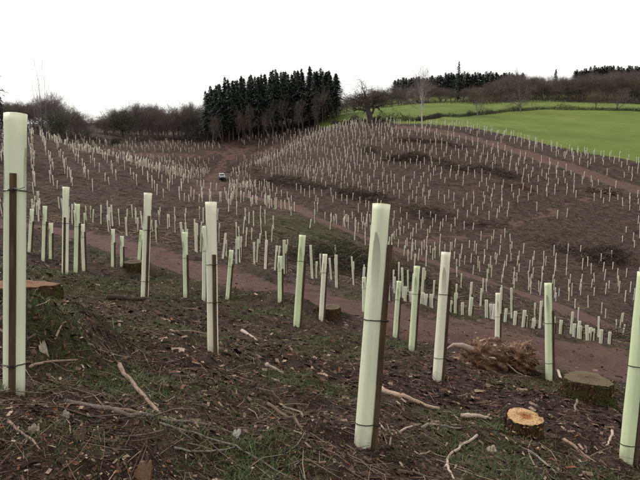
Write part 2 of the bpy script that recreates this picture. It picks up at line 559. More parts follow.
MOUNDS = [(30, 345, 0.38, 0.16), (66, 338, 0.26, 0.17), (84, 348, 0.22, 0.10), (45, 362, 0.30, 0.24), (12, 366, 0.25, 0.20), (80, 358, 0.2, 0.12), (105, 352, 0.15, 0.05), (595, 398, 0.42, 0.16), (500, 372, 0.5, 0.12), (290, 312, 0.45, 0.16), (280, 305, 0.30, 0.12),
          (130, 272, 0.5, 0.16), (560, 420, 0.4, 0.06), (20, 440, 0.4, 0.08), (150, 440, 0.4, 0.06), (420, 365, 0.5, 0.06), (180, 345, 0.6, 0.07), (250, 370, 0.5, 0.06)]
MOUNDS = [(hit(a, b)[0], hit(a, b)[1], s, h) for a, b, s, h in MOUNDS]


SOFT = ('head', 'contour', 'spurtrack', 'cross')


def relief(x, y, z, td):
    """td: distance to each track"""
    tm = np.zeros(np.shape(x)); wob = fbm(x, y, 1.5, 2) * 0.5
    for k, (pl, w) in TRACKS.items():
        tm = np.maximum(tm, np.clip(1.5 - (td[k] + wob * (2.5 if k in SOFT else 1)) / w, 0, 1) * (0.58 if k in SOFT else 1))
    dist = np.hypot(x, y)
    rough = (1 - 0.5 * tm) * (1 - 0.7 * field_mask(x, y))
    near = dist < 45
    z = z + rough * fbm(x, y, 1.7, 3) * 0.16 * np.clip(dist / 4, 0.35, 1)
    z = z + rough * np.clip((dist - 15) / 30, 0, 1) * fbm(x, y, 7, 3) * 0.5
    xn, yn = x[near], y[near]
    z[near] += rough[near] * fbm(xn + 40, yn, 0.33, 3, 0.6) * 0.08 + np.abs(fbm(xn, yn + 90, 0.11, 2)) * 0.03 * np.clip(1 - dist[near] / 30, 0, 1) * (1 - 0.5 * tm[near])
    for k in ('near', 'far', 'cross', 'upper'):          # wheel ruts and a pushed-up edge
        w = TRACKS[k][1]; d = td[k]
        q = d < 5
        z[q] += -0.10 * np.exp(-((d[q] - 0.75) / 0.28) ** 2) + 0.16 * np.exp(-((d[q] - w * 1.35) / 0.4) ** 2) * (k == 'near')
    for mx, my, s, h in MOUNDS:
        q = (np.abs(x - mx) < 3 * s) & (np.abs(y - my) < 3 * s)
        z[q] += h * np.exp(-((x[q] - mx) ** 2 + (y[q] - my) ** 2) / (s * s))
    return z, tm


# ---- sheet with spacing that widens with distance
def axis(lo, hi, fine_lo, fine_hi, s0, g):
    a = list(np.arange(fine_lo, fine_hi, s0))
    s = s0; p = a[-1]
    while p < hi: s = min(s0 + (p - fine_hi) * g if p > fine_hi else s0, 60); s = max(s, s0); p += s; a.append(p)
    s = s0; p = a[0]; pre = []
    while p > lo: s = max(s0, min(s0 + (fine_lo - p) * g, 60)); p -= s; pre.append(p)
    return np.array(pre[::-1] + a)


gx = axis(-1500, 1500, -5, 5, 0.05, 0.0085)
gy = axis(-400, 1700, 1.0, 9.0, 0.05, 0.0065)
GX, GY = np.meshgrid(gx, gy)


def coarse(fn, step):
    """smooth field sampled on every step-th grid line, then filled in"""
    ix = np.unique(np.r_[np.arange(0, len(gx), step), len(gx) - 1]); iy = np.unique(np.r_[np.arange(0, len(gy), step), len(gy) - 1])
    cx, cy = np.meshgrid(gx[ix], gy[iy])
    c = fn(cx, cy)
    px = np.interp(gx, gx[ix], np.arange(len(ix))); py = np.interp(gy, gy[iy], np.arange(len(iy)))
    i0 = np.minimum(px.astype(int), len(ix) - 2); j0 = np.minimum(py.astype(int), len(iy) - 2)
    fx = (px - i0)[None, :]; fy = (py - j0)[:, None]
    t = c[:, i0] * (1 - fx) + c[:, i0 + 1] * fx
    return t[j0] * (1 - fy) + t[j0 + 1] * fy


TD = {k: coarse(lambda a, b, k=k: seg_dist(a, b, TRACKS[k][0]), 4) for k in TRACKS}
GZ, TM = relief(GX, GY, coarse(H0, 4), TD)
nx, ny = len(gx), len(gy)
V = np.c_[GX.ravel(), GY.ravel(), GZ.ravel()]
idx = np.arange(nx * ny).reshape(ny, nx)
F = np.stack([idx[:-1, :-1], idx[:-1, 1:], idx[1:, 1:], idx[1:, :-1]], -1).reshape(-1, 4)
tmask = TM.ravel()
fmask = field_mask(GX, GY).ravel()
dist = np.hypot(GX, GY).ravel()
gmask = np.clip((fbm(GX, GY, 0.9, 4) - 0.10) * 3, 0, 0.8).ravel()
BANK = pix_line([(300, 225), (340, 248), (400, 275), (480, 300), (560, 324), (640, 345)])
bank = np.exp(-(coarse(lambda a, b: seg_dist(a, b, BANK), 4) / 4.0) ** 2).ravel()
for a, b, r_, v in [(175, 335, .5, 1), (45, 360, .3, .9), (20, 352, .25, .8), (200, 338, .4, 1), (310, 388, .35, 1), (285, 382, .3, .8), (110, 385, .3, 1), (130, 395, .25, .9), (240, 470, .22, 1), (270, 465, .18, 1), (60, 372, .3, .9),
                  (445, 415, .22, 1), (585, 395, .5, 1), (500, 432, .3, 1), (560, 368, .5, .8), (90, 345, .3, 1), (330, 345, .7, .7), (200, 400, .4, .5), (150, 265, 1.5, .9), (60, 280, 1.2, .8), (470, 470, .2, .5), (600, 470, .3, .7), (60, 470, .15, .6), (400, 345, .7, .7), (215, 290, 1.2, .6)]:
    q = hit(a, b); r_ *= 1.3
    gmask = np.maximum(gmask, v * np.exp(-(((GX - q[0]) ** 2 + (GY - q[1]) ** 2) / (r_ * r_))).ravel())
gmask = np.maximum(gmask * np.clip(1.1 - dist / 45, 0.25, 1), bank * 0.9)
fc = lambda a: a[F].mean(1)
tf, ff = fc(tmask), fc(fmask)
far_face = F[:, 0] // nx


def sub_sheet(name, sel, mat):
    Fs = F[sel]; u, inv = np.unique(Fs.ravel(), return_inverse=True)
    me = np_mesh(name, V[u], inv.reshape(-1, 4), mat, smooth=True)
    for nm, arr in (('track', tmask), ('green', gmask)):
        a = me.attributes.new(nm, 'FLOAT', 'POINT'); a.data.foreach_set('value', arr[u].astype(np.float32))
    return tag(link_mesh(name, me), kind='structure')


cx_, cy_ = fc(V[:, 0]), fc(V[:, 1])
is_f = ff > 0.5
dn = (fc(TD['near'].ravel()) < TRACKS['near'][1]) | (fc(TD['wide'].ravel()) < TRACKS['wide'][1])
other = np.zeros(len(F), bool)
for k in TRACKS:
    if k not in ('near', 'wide'): other |= fc(TD[k].ravel()) < TRACKS[k][1]
dn &= ~is_f; other &= ~is_f & ~dn
sub_sheet('ground', ~is_f & ~dn & ~other, M_GROUND)
sub_sheet('dirt_track', dn, M_GROUND)
sub_sheet('hill_tracks', other, M_GROUND)
sub_sheet('pasture', is_f, M_PASTURE)
print('terrain', nx, ny, len(F))


def H(x, y):
    """height of the finished sheet"""
    x = np.atleast_1d(np.asarray(x, dtype=np.float64)); y = np.atleast_1d(np.asarray(y, dtype=np.float64))
    i = np.clip(np.searchsorted(gx, x) - 1, 0, nx - 2); j = np.clip(np.searchsorted(gy, y) - 1, 0, ny - 2)
    fx = (x - gx[i]) / (gx[i + 1] - gx[i]); fy = (y - gy[j]) / (gy[j + 1] - gy[j])
    return (GZ[j, i] * (1 - fx) + GZ[j, i + 1] * fx) * (1 - fy) + (GZ[j + 1, i] * (1 - fx) + GZ[j + 1, i + 1] * fx) * fy


def look(A, x, y):
    i = np.clip(np.searchsorted(gx, x) - 1, 0, nx - 2); j = np.clip(np.searchsorted(gy, y) - 1, 0, ny - 2)
    return A[j, i]


def ground_at(x, y): return float(H(x, y)[0])


def hitg(px, py, dmin=0): return hit(px, py, H, dmin)


GREEN = gmask.reshape(ny, nx)

# ------------------------------------------------------------------ trees
def grow_bare(seed, h, tr, first=0.25, spread=0.9, n1=8, levels=4, tone=(0.10, 0.078, 0.066), tone2=(0.105, 0.075, 0.068), gnarl=0.25, lean_up=0.35, twig_r=0.013, kids=(5, 5, 4)):
    rd = random.Random(seed)
    tb, cb = MB(), MB()

    def rv(): return Vector((rd.gauss(0, 1), rd.gauss(0, 1), rd.gauss(0, 1)))

    def limb(p, d, L, r, lev):
        nseg = 5 if lev == 0 else (4 if lev == 1 else (3 if lev == 2 else 2))
        pts, rad = [p], [r]
        dd = d.normalized()
        for i in range(nseg):
            dd = (dd + rv() * gnarl * (0.35 if lev == 0 else 1.0) + Vector((0, 0, lean_up * (0.25 if lev else 0.1)))).normalized()
            p = p + dd * (L / nseg)
            pts.append(p); rad.append(max(r * (1 - (i + 1) / nseg * (0.62 if lev < 3 else 0.75)), twig_r * 0.6))
        v = rd.uniform(0.8, 1.2)
        if lev <= 1: tb.tube(pts, rad, 7 if lev == 0 else 5, c=tuple(x * v for x in tone), cap=False)
        else: cb.tube(pts, rad, 4 if lev == 2 else 3, c=tuple(x * v for x in tone2), cap=False)
        if lev >= levels: return
        cnt = n1 if lev == 0 else kids[min(lev - 1, len(kids) - 1)]
        for k in range(cnt):
            t = rd.uniform(first, 1.0) if lev == 0 else rd.uniform(0.25, 1.0)
            if k == 0: t = 1.0
            i = min(int(t * nseg), nseg - 1); f = t * nseg - i
            q = pts[i].lerp(pts[i + 1], f)
            rr = rad[i] * (1 - f) + rad[i + 1] * f
            ax = (pts[i + 1] - pts[i]).normalized()
            side = rv(); side = (side - ax * side.dot(ax)).normalized()
            nd = (ax * rd.uniform(0.35, 0.8) + side * spread * rd.uniform(0.6, 1.2)).normalized()
            if k == 0: nd = (ax + side * 0.3).normalized()
            nl = L * (rd.uniform(0.45, 0.72) if lev else rd.uniform(0.5, 0.8) * (1.15 - 0.5 * t))
            limb(q, nd, nl, max(rr * rd.uniform(0.5, 0.68), twig_r), lev + 1)

    limb(Vector((0, 0, -0.25)), Vector((0, 0, 1)), h * 0.62, tr, 0)
    zmax = max(v[2] for v in cb.v)
    s = h / zmax
    for b in (tb, cb): b.v = [(x * s, y * s, z * s) for x, y, z in b.v]
    return tb, cb


def grow_conifer(seed, h, bare=0.3, rad=1.6, tone=(0.020, 0.027, 0.019), nwh=34, needles=7):
    rd = random.Random(seed)
    tb, cb = MB(), MB()
    tb.tube([(0, 0, -0.3), (0.04, 0, h * 0.5), (0, 0.03, h * 0.99)], [h * 0.011, h * 0.008, 0.02], 7, c=(0.085, 0.070, 0.062), cap=False)
    for i in range(22):       # dead lower sticks
        a = rd.uniform(0, 6.28); z = rd.uniform(h * 0.08, h * (bare + 0.1)); L = rd.uniform(0.4, 1.2)
        tb.tube([(0, 0, z), (math.cos(a) * L, math.sin(a) * L, z - 0.1 * L)], [0.03, 0.012], 3, c=(0.06, 0.05, 0.045), cap=False)
    for i in range(nwh):
        t = i / (nwh - 1)
        z = h * (bare + (0.985 - bare) * t)
        prof = rad * min(1.0, (1 - t) * 1.9 + 0.01) * (0.75 + 0.25 * min(1, t * 4))
        for k in range(6):
            a = rd.uniform(0, 6.28); L = prof * rd.uniform(0.6, 1.25) + 0.12
            dx, dy = math.cos(a), math.sin(a)
            dr = rd.uniform(0.15, 0.7) * L
            for j in range(needles):
                f = (j + rd.uniform(0.2, 1)) / needles
                q = Vector((dx * L * f, dy * L * f, z + 0.18 * L * f - dr * f * f))
                w = 0.17 * (1.2 - f * 0.7) * rd.uniform(0.6, 1.3); l = 0.36 * rd.uniform(0.6, 1.4)
                sx = Vector((-dy, dx, rd.uniform(-0.5, 0.2))) * w
                fw = Vector((dx, dy, rd.uniform(-0.9, 0.1))) * l
                v = rd.uniform(0.6, 1.45)
                c = (tone[0] * v, tone[1] * v, tone[2] * v)
                cb.poly([q - sx, q + fw * 0.9, q + sx, q - fw * 0.3], c=c)
    for j in range(10):
        a = rd.uniform(0, 6.28); z = h * rd.uniform(0.95, 1.0)
        q = Vector((0, 0, z)); cb.poly([q, q + Vector((math.cos(a) * 0.12, math.sin(a) * 0.12, 0.1)), q + Vector((0, 0, 0.35))], c=tone)
    return tb, cb


def grow_evergreen(seed, h, w, tone=(0.050, 0.055, 0.034), n=3000):
    rd = random.Random(seed)
    tb, cb = MB(), MB()
    lobes = [Vector((rd.uniform(-0.5, 0.5) * w, rd.uniform(-0.5, 0.5) * w, rd.uniform(0.3, 0.85) * h)) for _ in range(16)]
    tb.tube([(0, 0, -0.2), (0.05, 0, h * 0.4), (0, 0.05, h * 0.8)], [w * 0.06, w * 0.04, 0.03], 6, c=(0.06, 0.05, 0.04), cap=False)
    for l in lobes: tb.tube([(0, 0, h * 0.25), tuple(l)], [0.06, 0.02], 4, c=(0.06, 0.05, 0.04), cap=False)
    for i in range(n):
        l = rd.choice(lobes); q = l + Vector((rd.gauss(0, 1), rd.gauss(0, 1), rd.gauss(0, 1))).normalized() * w * 0.27 * rd.uniform(0.5, 1.1)
        if q.z < 0.1: continue
        a = Vector((rd.gauss(0, 1), rd.gauss(0, 1), rd.gauss(0, 1))).normalized() * rd.uniform(0.08, 0.16); b = a.orthogonal().normalized() * rd.uniform(0.06, 0.12)
        v = rd.uniform(0.6, 1.5)
        cb.poly([q - a, q + b, q + a, q - b], c=tuple(x * v for x in tone))
    return tb, cb


def as_meshes(nm, bld, crown_mat):
    return (bld[0].mesh(nm + '_trunk', M_TREEBARK, True), bld[1].mesh(nm + '_crown', crown_mat))


WOOD = [as_meshes('wood%d' % i, grow_bare(50 + i, 10, 0.17, first=0.14, n1=13, levels=4, spread=0.75, kids=(6, 6, 5),
        tone=t1, tone2=t2), M_TREEBARK)
        for i, (t1, t2) in enumerate([((0.14, 0.118, 0.108), (0.130, 0.104, 0.098)), ((0.17, 0.15, 0.138), (0.145, 0.112, 0.102)), ((0.13, 0.11, 0.096), (0.122, 0.105, 0.080)), ((0.19, 0.17, 0.155), (0.125, 0.102, 0.102))])]
SLIM = [as_meshes('slim%d' % i, grow_bare(80 + i, 10, 0.10, first=0.35, n1=12, levels=3, spread=0.55, kids=(6, 6), lean_up=0.6, tone=(0.15, 0.125, 0.11), tone2=(0.12, 0.092, 0.082)), M_TREEBARK) for i in range(3)]
OAK = as_meshes('oak', grow_bare(17, 10.5, 0.62, first=0.24, n1=12, levels=4, spread=1.25, gnarl=0.33, lean_up=0.14, kids=(6, 5, 5), tone=(0.060, 0.048, 0.042), tone2=(0.070, 0.054, 0.050), twig_r=0.016), M_TREEBARK)
BIRCH = as_meshes('birch', grow_bare(23, 13, 0.16, first=0.36, n1=11, levels=3, spread=0.55, gnarl=0.15, lean_up=0.45, kids=(7, 8), tone=(0.44, 0.41, 0.40), tone2=(0.25, 0.215, 0.205), twig_r=0.013), M_TREEBARK)
POLE = as_meshes('pole', grow_bare(31, 15, 0.075, first=0.55, n1=4, levels=2, spread=0.16, gnarl=0.05, lean_up=0.9, kids=(3,), tone=(0.20, 0.17, 0.16), tone2=(0.22, 0.19, 0.18)), M_TREEBARK)
CONI = [as_meshes('conifer%d' % i, grow_conifer(60 + i, 15, 0.24, 2.0, (0.046, 0.057, 0.050), 46, 10), M_NEEDLE) for i in range(4)]
CONIFULL = [as_meshes('spruce%d' % i, grow_conifer(70 + i, 15, 0.06, 2.3, (0.052, 0.064, 0.060), 46, 10), M_NEEDLE) for i in range(2)]
EVER = [as_meshes('evergreen%d' % i, grow_evergreen(90 + i, 6, 4.2), M_LEAF) for i in range(2)]


def put_tree(name, meshes, px, d, h, h0, label, group=None, wid=1.0, py=120, cat='tree', top=None, k=1.0, xs=None):
    r_ = ray(px, top or py); t = d / r_[1]
    x, y = r_[0] * t, d
    if top: h = max(2.5, (r_[2] * t - ground_at(x, y)) * k)
    e = empty(name, (x, y, ground_at(x, y) - 0.05))
    e.rotation_euler = (random.uniform(-0.03, 0.03), random.uniform(-0.03, 0.03), random.uniform(0, 6.28))
    s = h / h0; w_ = xs or s * wid; e.scale = (w_, w_, s)
    tag(e, label, cat, group)
    link_mesh('trunk', meshes[0], e); link_mesh('crown', meshes[1], e)
    return e


def ordinal(n):
    return '%d%s' % (n, 'th' if 10 < n % 100 < 14 else {1: 'st', 2: 'nd', 3: 'rd'}.get(n % 10, 'th'))


rt = random.Random(5)
# conifer plantation block
G = 'conifers of the dark plantation block'
for row, (d0, n, hs) in enumerate([(172, 26, 0.92), (177, 25, 0.98), (183, 24, 1.0)]):
    for i in range(n):
        px = 206 + (334 - 206) * (i + rt.uniform(-0.3, 0.3)) / (n - 1) + row * 1.5
        top = np.interp(px, [200, 212, 228, 245, 270, 300, 325, 340], [94, 82, 75, 71, 68, 66, 65, 70])
        put_tree('conifer', CONI[rt.randrange(4)], px, d0 + rt.uniform(-2, 2), 0, 15,
                 (ordinal(i + 1) + ' conifer from the left in the front row of the dark plantation block') if row == 0 else ('dark conifer top in the %s of the plantation block' % ('second row' if row == 1 else 'back row') + ', %s part' % ('left' if px < 245 else ('middle' if px < 295 else 'right'))), G, top=top, k=rt.uniform(0.88, 1.0) * hs, xs=rt.uniform(0.95, 1.2))
# bare broadleaves fringing the block and running left
G = 'bare trees of the wood left of the conifers'
for i in range(58):
    px = rt.uniform(98, 208); d = rt.uniform(178, 206)
    top = np.interp(px, [98, 115, 135, 160, 185, 208], [116, 103, 99, 102, 99, 96])
    put_tree('bare_tree', rt.choice(WOOD), px, d, 0, 10, 'leafless tree in the wood left of the conifers' + (', by the rounded evergreen' if px < 135 else (', in its middle part' if px < 170 else ', by the first conifers')) + (', front rank' if d < 191 else ', rear rank'), G, top=top, k=rt.uniform(0.72, 1.03), xs=rt.uniform(0.75, 1.05))
G = 'slim bare trees along the foot of the conifers'
for i in range(12):
    px = 214 + i * 10.2 + rt.uniform(-4, 4)
    put_tree('slim_tree', rt.choice(SLIM), px, 167 + rt.uniform(-2, 2), rt.uniform(8, 12.5), 10, ordinal(i + 1) + ' slim pale leafless tree from the left along the conifer block edge', G, 0.7)
G = 'bare trees of the wood at the left edge'
for i in range(40):
    px = rt.uniform(-30, 80); d = rt.uniform(128, 150)
    top = np.interp(px, [-30, 15, 50, 68, 80], [98, 99, 90, 96, 112])
    put_tree('bare_tree', rt.choice(WOOD), px, d, 0, 10, 'leafless tree in the left-edge wood' + (', at the picture edge' if px < 15 else (', around the tall thin stems' if px < 45 else ', beside the ivy-green tree')) + (', front rank' if d < 138 else ', rear rank'), G, top=top, k=rt.uniform(0.75, 1.03), xs=rt.uniform(0.65, 0.9))
for i in range(10):
    px = rt.uniform(74, 104); d = rt.uniform(168, 185)
    put_tree('bare_tree', rt.choice(WOOD), px, d, rt.uniform(3.2, 5.0), 10, 'low leafless tree in the dip between the two left woods', 'low trees in the dip of the tree line', 1.0)
for px, top in ((38.5, 66), (41, 47), (45.5, 60), (35, 76)):
    put_tree('pole_tree', POLE, px, 116, (133 - top) / 640 * 116 * 1.0, 15, 'very tall thin bare stem rising above the left wood', 'tall thin stems above the left wood', 0.8)
put_tree('evergreen_tree', EVER[0], 122, 172, 7.0, 6, 'rounded dark evergreen tree in the wood right of the dip', wid=0.95)
put_tree('evergreen_tree', EVER[1], 60, 124, 6.0, 6, 'dark ivy-green bushy tree in the left wood beside the tall thin stems', wid=0.9)
put_tree('evergreen_bush', EVER[0], 87, 150, 2.6, 6, 'low dark rounded bush at the foot of the trees in the dip', cat='bush', wid=1.2)
put_tree('evergreen_bush', EVER[1], 115, 146, 2.2, 6, 'low dark bush below the rounded evergreen tree', cat='bush', wid=1.2)
put_tree('spruce_tree', CONIFULL[0], 2, 112, 6.0, 15, 'short dark spruce at the left edge beside the nearest shelter', wid=1.3)
put_tree('pine_tree', CONIFULL[1], -15, 70, 14.0, 15, 'dark conifer whose branch tips poke in at the left edge', xs=1.0)
# pasture trees
put_tree('oak_tree', OAK, 372, 139, 11.0, 10.5, 'big gnarled bare oak at the corner of the pasture', top=73, xs=1.35)
put_tree('birch_tree', BIRCH, 424, 126, 13.4, 13, 'white-barked bare birch standing among the shelters at the hilltop', top=62, xs=1.15)
put_tree('bare_tree', WOOD[1], 479, 165, 7.6, 10, 'small spreading bare tree on the hedge line right of the birch', top=81, xs=0.95)
put_tree('bare_tree', WOOD[3], 523, 173, 11.0, 10, 'tall bare tree with pale trunk standing on the pasture hedge', top=66, xs=1.0)
put_tree('bare_tree', WOOD[2], 597, 176, 5.4, 10, 'small round bare tree on the hedge in front of the right wood', top=88, xs=0.75)
put_tree('bare_tree', WOOD[0], 618, 174, 5.6, 10, 'wide low bare tree on the hedge near the right edge', top=86, xs=1.0)
put_tree('spruce_tree', CONIFULL[1], 459, 226, 14.3, 15, 'tall narrow spruce standing above the far tree belt', top=61, xs=0.75)
put_tree('pine_tree', CONI[1], 556, 262, 13.5, 15, 'single dark pine top rising behind the right wood', top=69, xs=0.8)
G = 'bare trees of the belt behind the pasture'
for i in range(44):
    px = rt.uniform(340, 500); d = rt.uniform(222, 245)
    top = np.interp(px, [340, 400, 430, 445, 500], [93, 82, 79, 86, 84])
    put_tree('bare_tree', rt.choice(WOOD), px, d, 0, 10, 'leafless tree behind the pasture' + (', behind the gnarled oak' if px < 405 else (', behind the white birch' if px < 455 else ', right of the tall narrow spruce')) + (', front rank' if d < 232 else ', rear rank'), G, top=top, k=rt.uniform(0.75, 1.03), xs=rt.uniform(0.9, 1.2))
G = 'bare trees of the wood along the top of the pasture'
for i in range(120):
    px = 490 + 170 * ((i * 0.618) % 1); d = rt.uniform(226, 258)
    top = np.interp(px, [490, 510, 540, 570, 590, 620, 660], [80, 71, 73, 74, 70, 67, 69])
    put_tree('bare_tree', rt.choice(WOOD), px, d, 0, 10, 'leafless tree in the wood above the pasture' + (', behind the tall hedge tree' if px < 545 else (', around the single pine top' if px < 595 else ', at the right edge')) + (', front rank' if d < 240 else ', rear rank'), G, top=top, k=rt.uniform(0.7, 1.02), xs=rt.uniform(0.9, 1.3))
G = 'far conifers on the skyline'
for i in range(150):
    q = (i * 0.618) % 1; px = 395 + 130 * q / 0.55 if q < 0.55 else 575 + 85 * (q - 0.55) / 0.45; d = rt.uniform(285, 320)
    top = np.interp(px, [395, 440, 470, 520, 575, 600, 660], [78, 73, 70, 72, 69, 64, 66])
    put_tree('conifer', rt.choice(CONIFULL), px, d, 0, 15, 'dark conifer of the far skyline plantation ' + ('left of the tall narrow spruce' if px < 459 else ('right of the tall narrow spruce' if px < 530 else 'above the right-hand wood')), G, top=top, k=rt.uniform(0.8, 1.0), xs=rt.uniform(1.1, 1.5))


# ------------------------------------------------------------------ tree shelters
TH = 1.2


def shelter_tube(n, rad, wall, detail):
    """local: axis +z, height TH; open at the top with a flared lip"""
    zs = [-0.06, 0.02, 0.3, 0.6, 0.9, 1.12, 1.165, 1.2] if detail else [-0.05, 0.6, 1.2]
    V, F = [], []
    for zi, z in enumerate(zs):
        fl = 1.0 + (0.05 * max(0, (z - 1.12) / 0.08) if detail else 0)
        for k in range(n):
            a = 2 * math.pi * k / n
            r = rad * fl
            if detail:
                r *= 1 + 0.030 * math.cos(4 * a) - 0.035 * max(0, math.cos(8 * a + 0.6)) ** 6
                r += 0.0012 * math.sin(z * 9 + a * 2)
            V.append((r * math.cos(a), r * math.sin(a), z))
    m = len(zs)
    for i in range(m - 1):
        for k in range(n):
            F.append((i * n + k, i * n + (k + 1) % n, (i + 1) * n + (k + 1) % n, (i + 1) * n + k))
    # inner wall
    b = len(V)
    for z in (1.2, 0.75, 0.3):
        for k in range(n):
            x, y, _ = V[(m - 1) * n + k]; s = 1 - wall / rad
            V.append((x * s, y * s, z))
    for k in range(n): F.append(((m - 1) * n + k, (m - 1) * n + (k + 1) % n, b + (k + 1) % n, b + k))
    for i in range(2):
        for k in range(n):
            F.append((b + i * n + k, b + i * n + (k + 1) % n, b + (i + 1) * n + (k + 1) % n, b + (i + 1) * n + k))
    return V, F


def mesh_from(name, V, F, mat, smooth=True):
    me = bpy.data.meshes.new(name); me.from_pydata(V, [], F); me.materials.append(mat)
    if smooth: me.polygons.foreach_set('use_smooth', np.ones(len(F), bool))
    me.update(); return me


TR = 0.043
ME_TUBE = mesh_from('tube', *shelter_tube(48, TR, 0.003, True), M_TUBE)
ME_TUBEMID = mesh_from('tube_mid', *shelter_tube(16, TR, 0.003, True), M_TUBE)


def stake_mesh(h):
    b = MB(); w = 0.0125
    x = TR + w + 0.003
    for i in range(4):
        z0, z1 = -0.1 + (h + 0.1) * i / 4, -0.1 + (h + 0.1) * (i + 1) / 4
        dx = 0.0015 * math.sin(i * 2.1); dx2 = 0.0015 * math.sin((i + 1) * 2.1)
        b0 = len(b.v)
        b.v += [(x - w + dx, -w, z0), (x + w + dx, -w, z0), (x + w + dx, w, z0), (x - w + dx, w, z0),
                (x - w + dx2, -w, z1), (x + w + dx2, -w, z1), (x + w + dx2, w, z1), (x - w + dx2, w, z1)]
        fs = [(0, 1, 5, 4), (1, 2, 6, 5), (2, 3, 7, 6), (3, 0, 4, 7)]
        if i == 3: fs.append((4, 5, 6, 7))
        for f in fs: b.f.append(tuple(b0 + q for q in f)); b.c.append((1, 1, 1)); b.m.append(0)
    return b.mesh('stake', M_STAKE)


def tie_mesh(tail):
    b = MB(); pts = []
    w = 0.0125; x1 = TR + 2 * w + 0.007
    ring = [(x1, -w - 0.003, 0), (x1, w + 0.003, 0)]
    for k in range(13):
        a = R(25) + k * R(310) / 12
        ring.append(((TR + 0.004) * math.cos(a), (TR + 0.004) * math.sin(a), 0))
    ring.append(ring[0])
    b.tube(ring, 0.0028, 5, cap=False)
    b.box(x1 - 0.004, x1 + 0.006, -0.006, 0.006, -0.005, 0.005)
    if tail: b.tube([(x1 + 0.003, 0, 0), (x1 + 0.03, 0.012, 0.004), (x1 + 0.075, 0.035, -0.002), (x1 + 0.11, 0.06, 0.004)], [0.0026, 0.0022, 0.002, 0.0016], 5)
    return b.mesh('tie', M_TIE)


ME_STAKES = [stake_mesh(h) for h in (0.94, 0.86, 0.78, 1.0)]
ME_TIE, ME_TIETAIL = tie_mesh(False), tie_mesh(True)


def whole_shelter_mesh(n, stake_h, name):
    V, F = shelter_tube(n, TR, 0.004, False)
    mi = [0] * len(F)
    b = len(V); w = 0.0125; x = TR + w + 0.003
    V = V + [(x + sx * w, sy * w, z) for z in (-0.1, stake_h) for sx, sy in ((-1, -1), (1, -1), (1, 1), (-1, 1))]
    for f in ((0, 1, 5, 4), (1, 2, 6, 5), (2, 3, 7, 6), (3, 0, 4, 7), (4, 5, 6, 7)): F.append(tuple(b + q for q in f)); mi.append(1)
    me = bpy.data.meshes.new(name); me.from_pydata(V, [], F); me.materials.append(M_TUBEFAR); me.materials.append(M_STAKE)
    me.polygons.foreach_set('material_index', np.array(mi, dtype=np.int32)); me.update()
    return me


ME_WHOLE = [whole_shelter_mesh(8, h, 'tree_shelter') for h in (0.95, 0.85, 0.75)]


def pose(base, axis_v, spin):
    q = Vector((0, 0, 1)).rotation_difference(Vector(axis_v).normalized())
    return q @ Quaternion((0, 0, 1), spin)


PLACED = []
rs = random.Random(11)


def near_shelter(bx, by, tx, ty, label, spin=0.0, stake=0, ties=(0.86, 0.12), group=None, mid=False, tail=True, d=None):
    p = hitg(bx, by) if d is None else ray(bx, by) * d
    dep = p @ np.array([0, CP, -SP])
    t = ray(tx, ty) * dep
    ax = t - p; h = float(np.linalg.norm(ax))
    s = h / TH
    e = empty('tree_shelter', tuple(p), pose(p, ax, R(spin)), (min(1.1, max(0.85, s)), min(1.1, max(0.85, s)), s))
    tag(e, label, 'tree shelter', group)
    link_mesh('tube', ME_TUBEMID if mid else ME_TUBE, e)
    st = ME_STAKES[stake]; link_mesh('stake', st, e)
    sh = (0.94, 0.86, 0.78, 1.0)[stake]
    if ties[0]: link_mesh('tie', ME_TIETAIL if tail else ME_TIE, e, (0, 0, min(ties[0], sh - 0.06)))
    if ties[1] and not mid: link_mesh('tie', ME_TIE, e, (0, 0, ties[1]))
    PLACED.append((p[0], p[1]))
    print('shelter %4d d=%.1f h=%.2f' % (bx, dep, h))
    return e


G1 = 'shelters standing on the near bank'
near_shelter(14, 394, 15.5, 114, 'largest pale green tree shelter with brown stake and black ties at the left edge', spin=-72, stake=0, ties=(0.87, 0.13), group=G1)
near_shelter(363, 443, 381.5, 204, 'large pale green tree shelter leaning right in the middle foreground', spin=-12, stake=3, ties=(0.62, 0.1), tail=False, group=G1)
near_shelter(626, 460, 645, 272, 'large green tree shelter leaning out at the right edge of the foreground', spin=0, stake=3, ties=(0.6, 0.1), tail=False, group=G1)
near_shelter(213, 352, 211, 202, 'upright pale green tree shelter with dark stake in front, left of centre foreground', spin=-62, stake=2, ties=(0.70, 0.4), group=G1, tail=False)
near_shelter(437, 379, 446, 252, 'pale green tree shelter leaning right beside the torn root heap', spin=-8, stake=0, ties=(0.8, 0.2), tail=False, group=G1)
near_shelter(549, 379, 548, 283, 'upright green tree shelter between the torn root heap and mossy stump', spin=-25, stake=1, ties=(0.7, 0.2), tail=False, group=G1)
near_shelter(497, 352, 498, 293, 'pale green tree shelter standing directly behind the torn root heap', spin=-10, stake=2, mid=True, tail=False, group=G1)
near_shelter(296.5, 327, 302.5, 235, 'tall pale shelter just left of the image centre, leaning slightly right', spin=-10, stake=0, mid=True, tail=False, group=G1)
near_shelter(321, 320, 325, 254, 'thin shelter next right of the tall pale shelter near the centre', spin=-10, stake=0, mid=True, tail=False, group=G1)
near_shelter(144.5, 299, 148, 193, 'tall pale shelter with stake standing right of the small mossy mound', spin=-55, stake=0, ties=(0.78, 0.2), tail=False, group=G1)
near_shelter(65, 274, 66, 187, 'tall shelter with front stake behind the big left stump', spin=-80, stake=2, ties=(0.7, 0.2), mid=True, tail=False, group=G1)
near_shelter(76, 272, 77.5, 204, 'tallest of the shelter trio just behind the big left stump, white tube with side stake', spin=-15, stake=1, mid=True, tail=False, group=G1)
near_shelter(84, 271, 82.5, 224, 'short shelter at the right of the trio behind the big left stump', spin=-20, stake=3, mid=True, tail=False, group=G1)
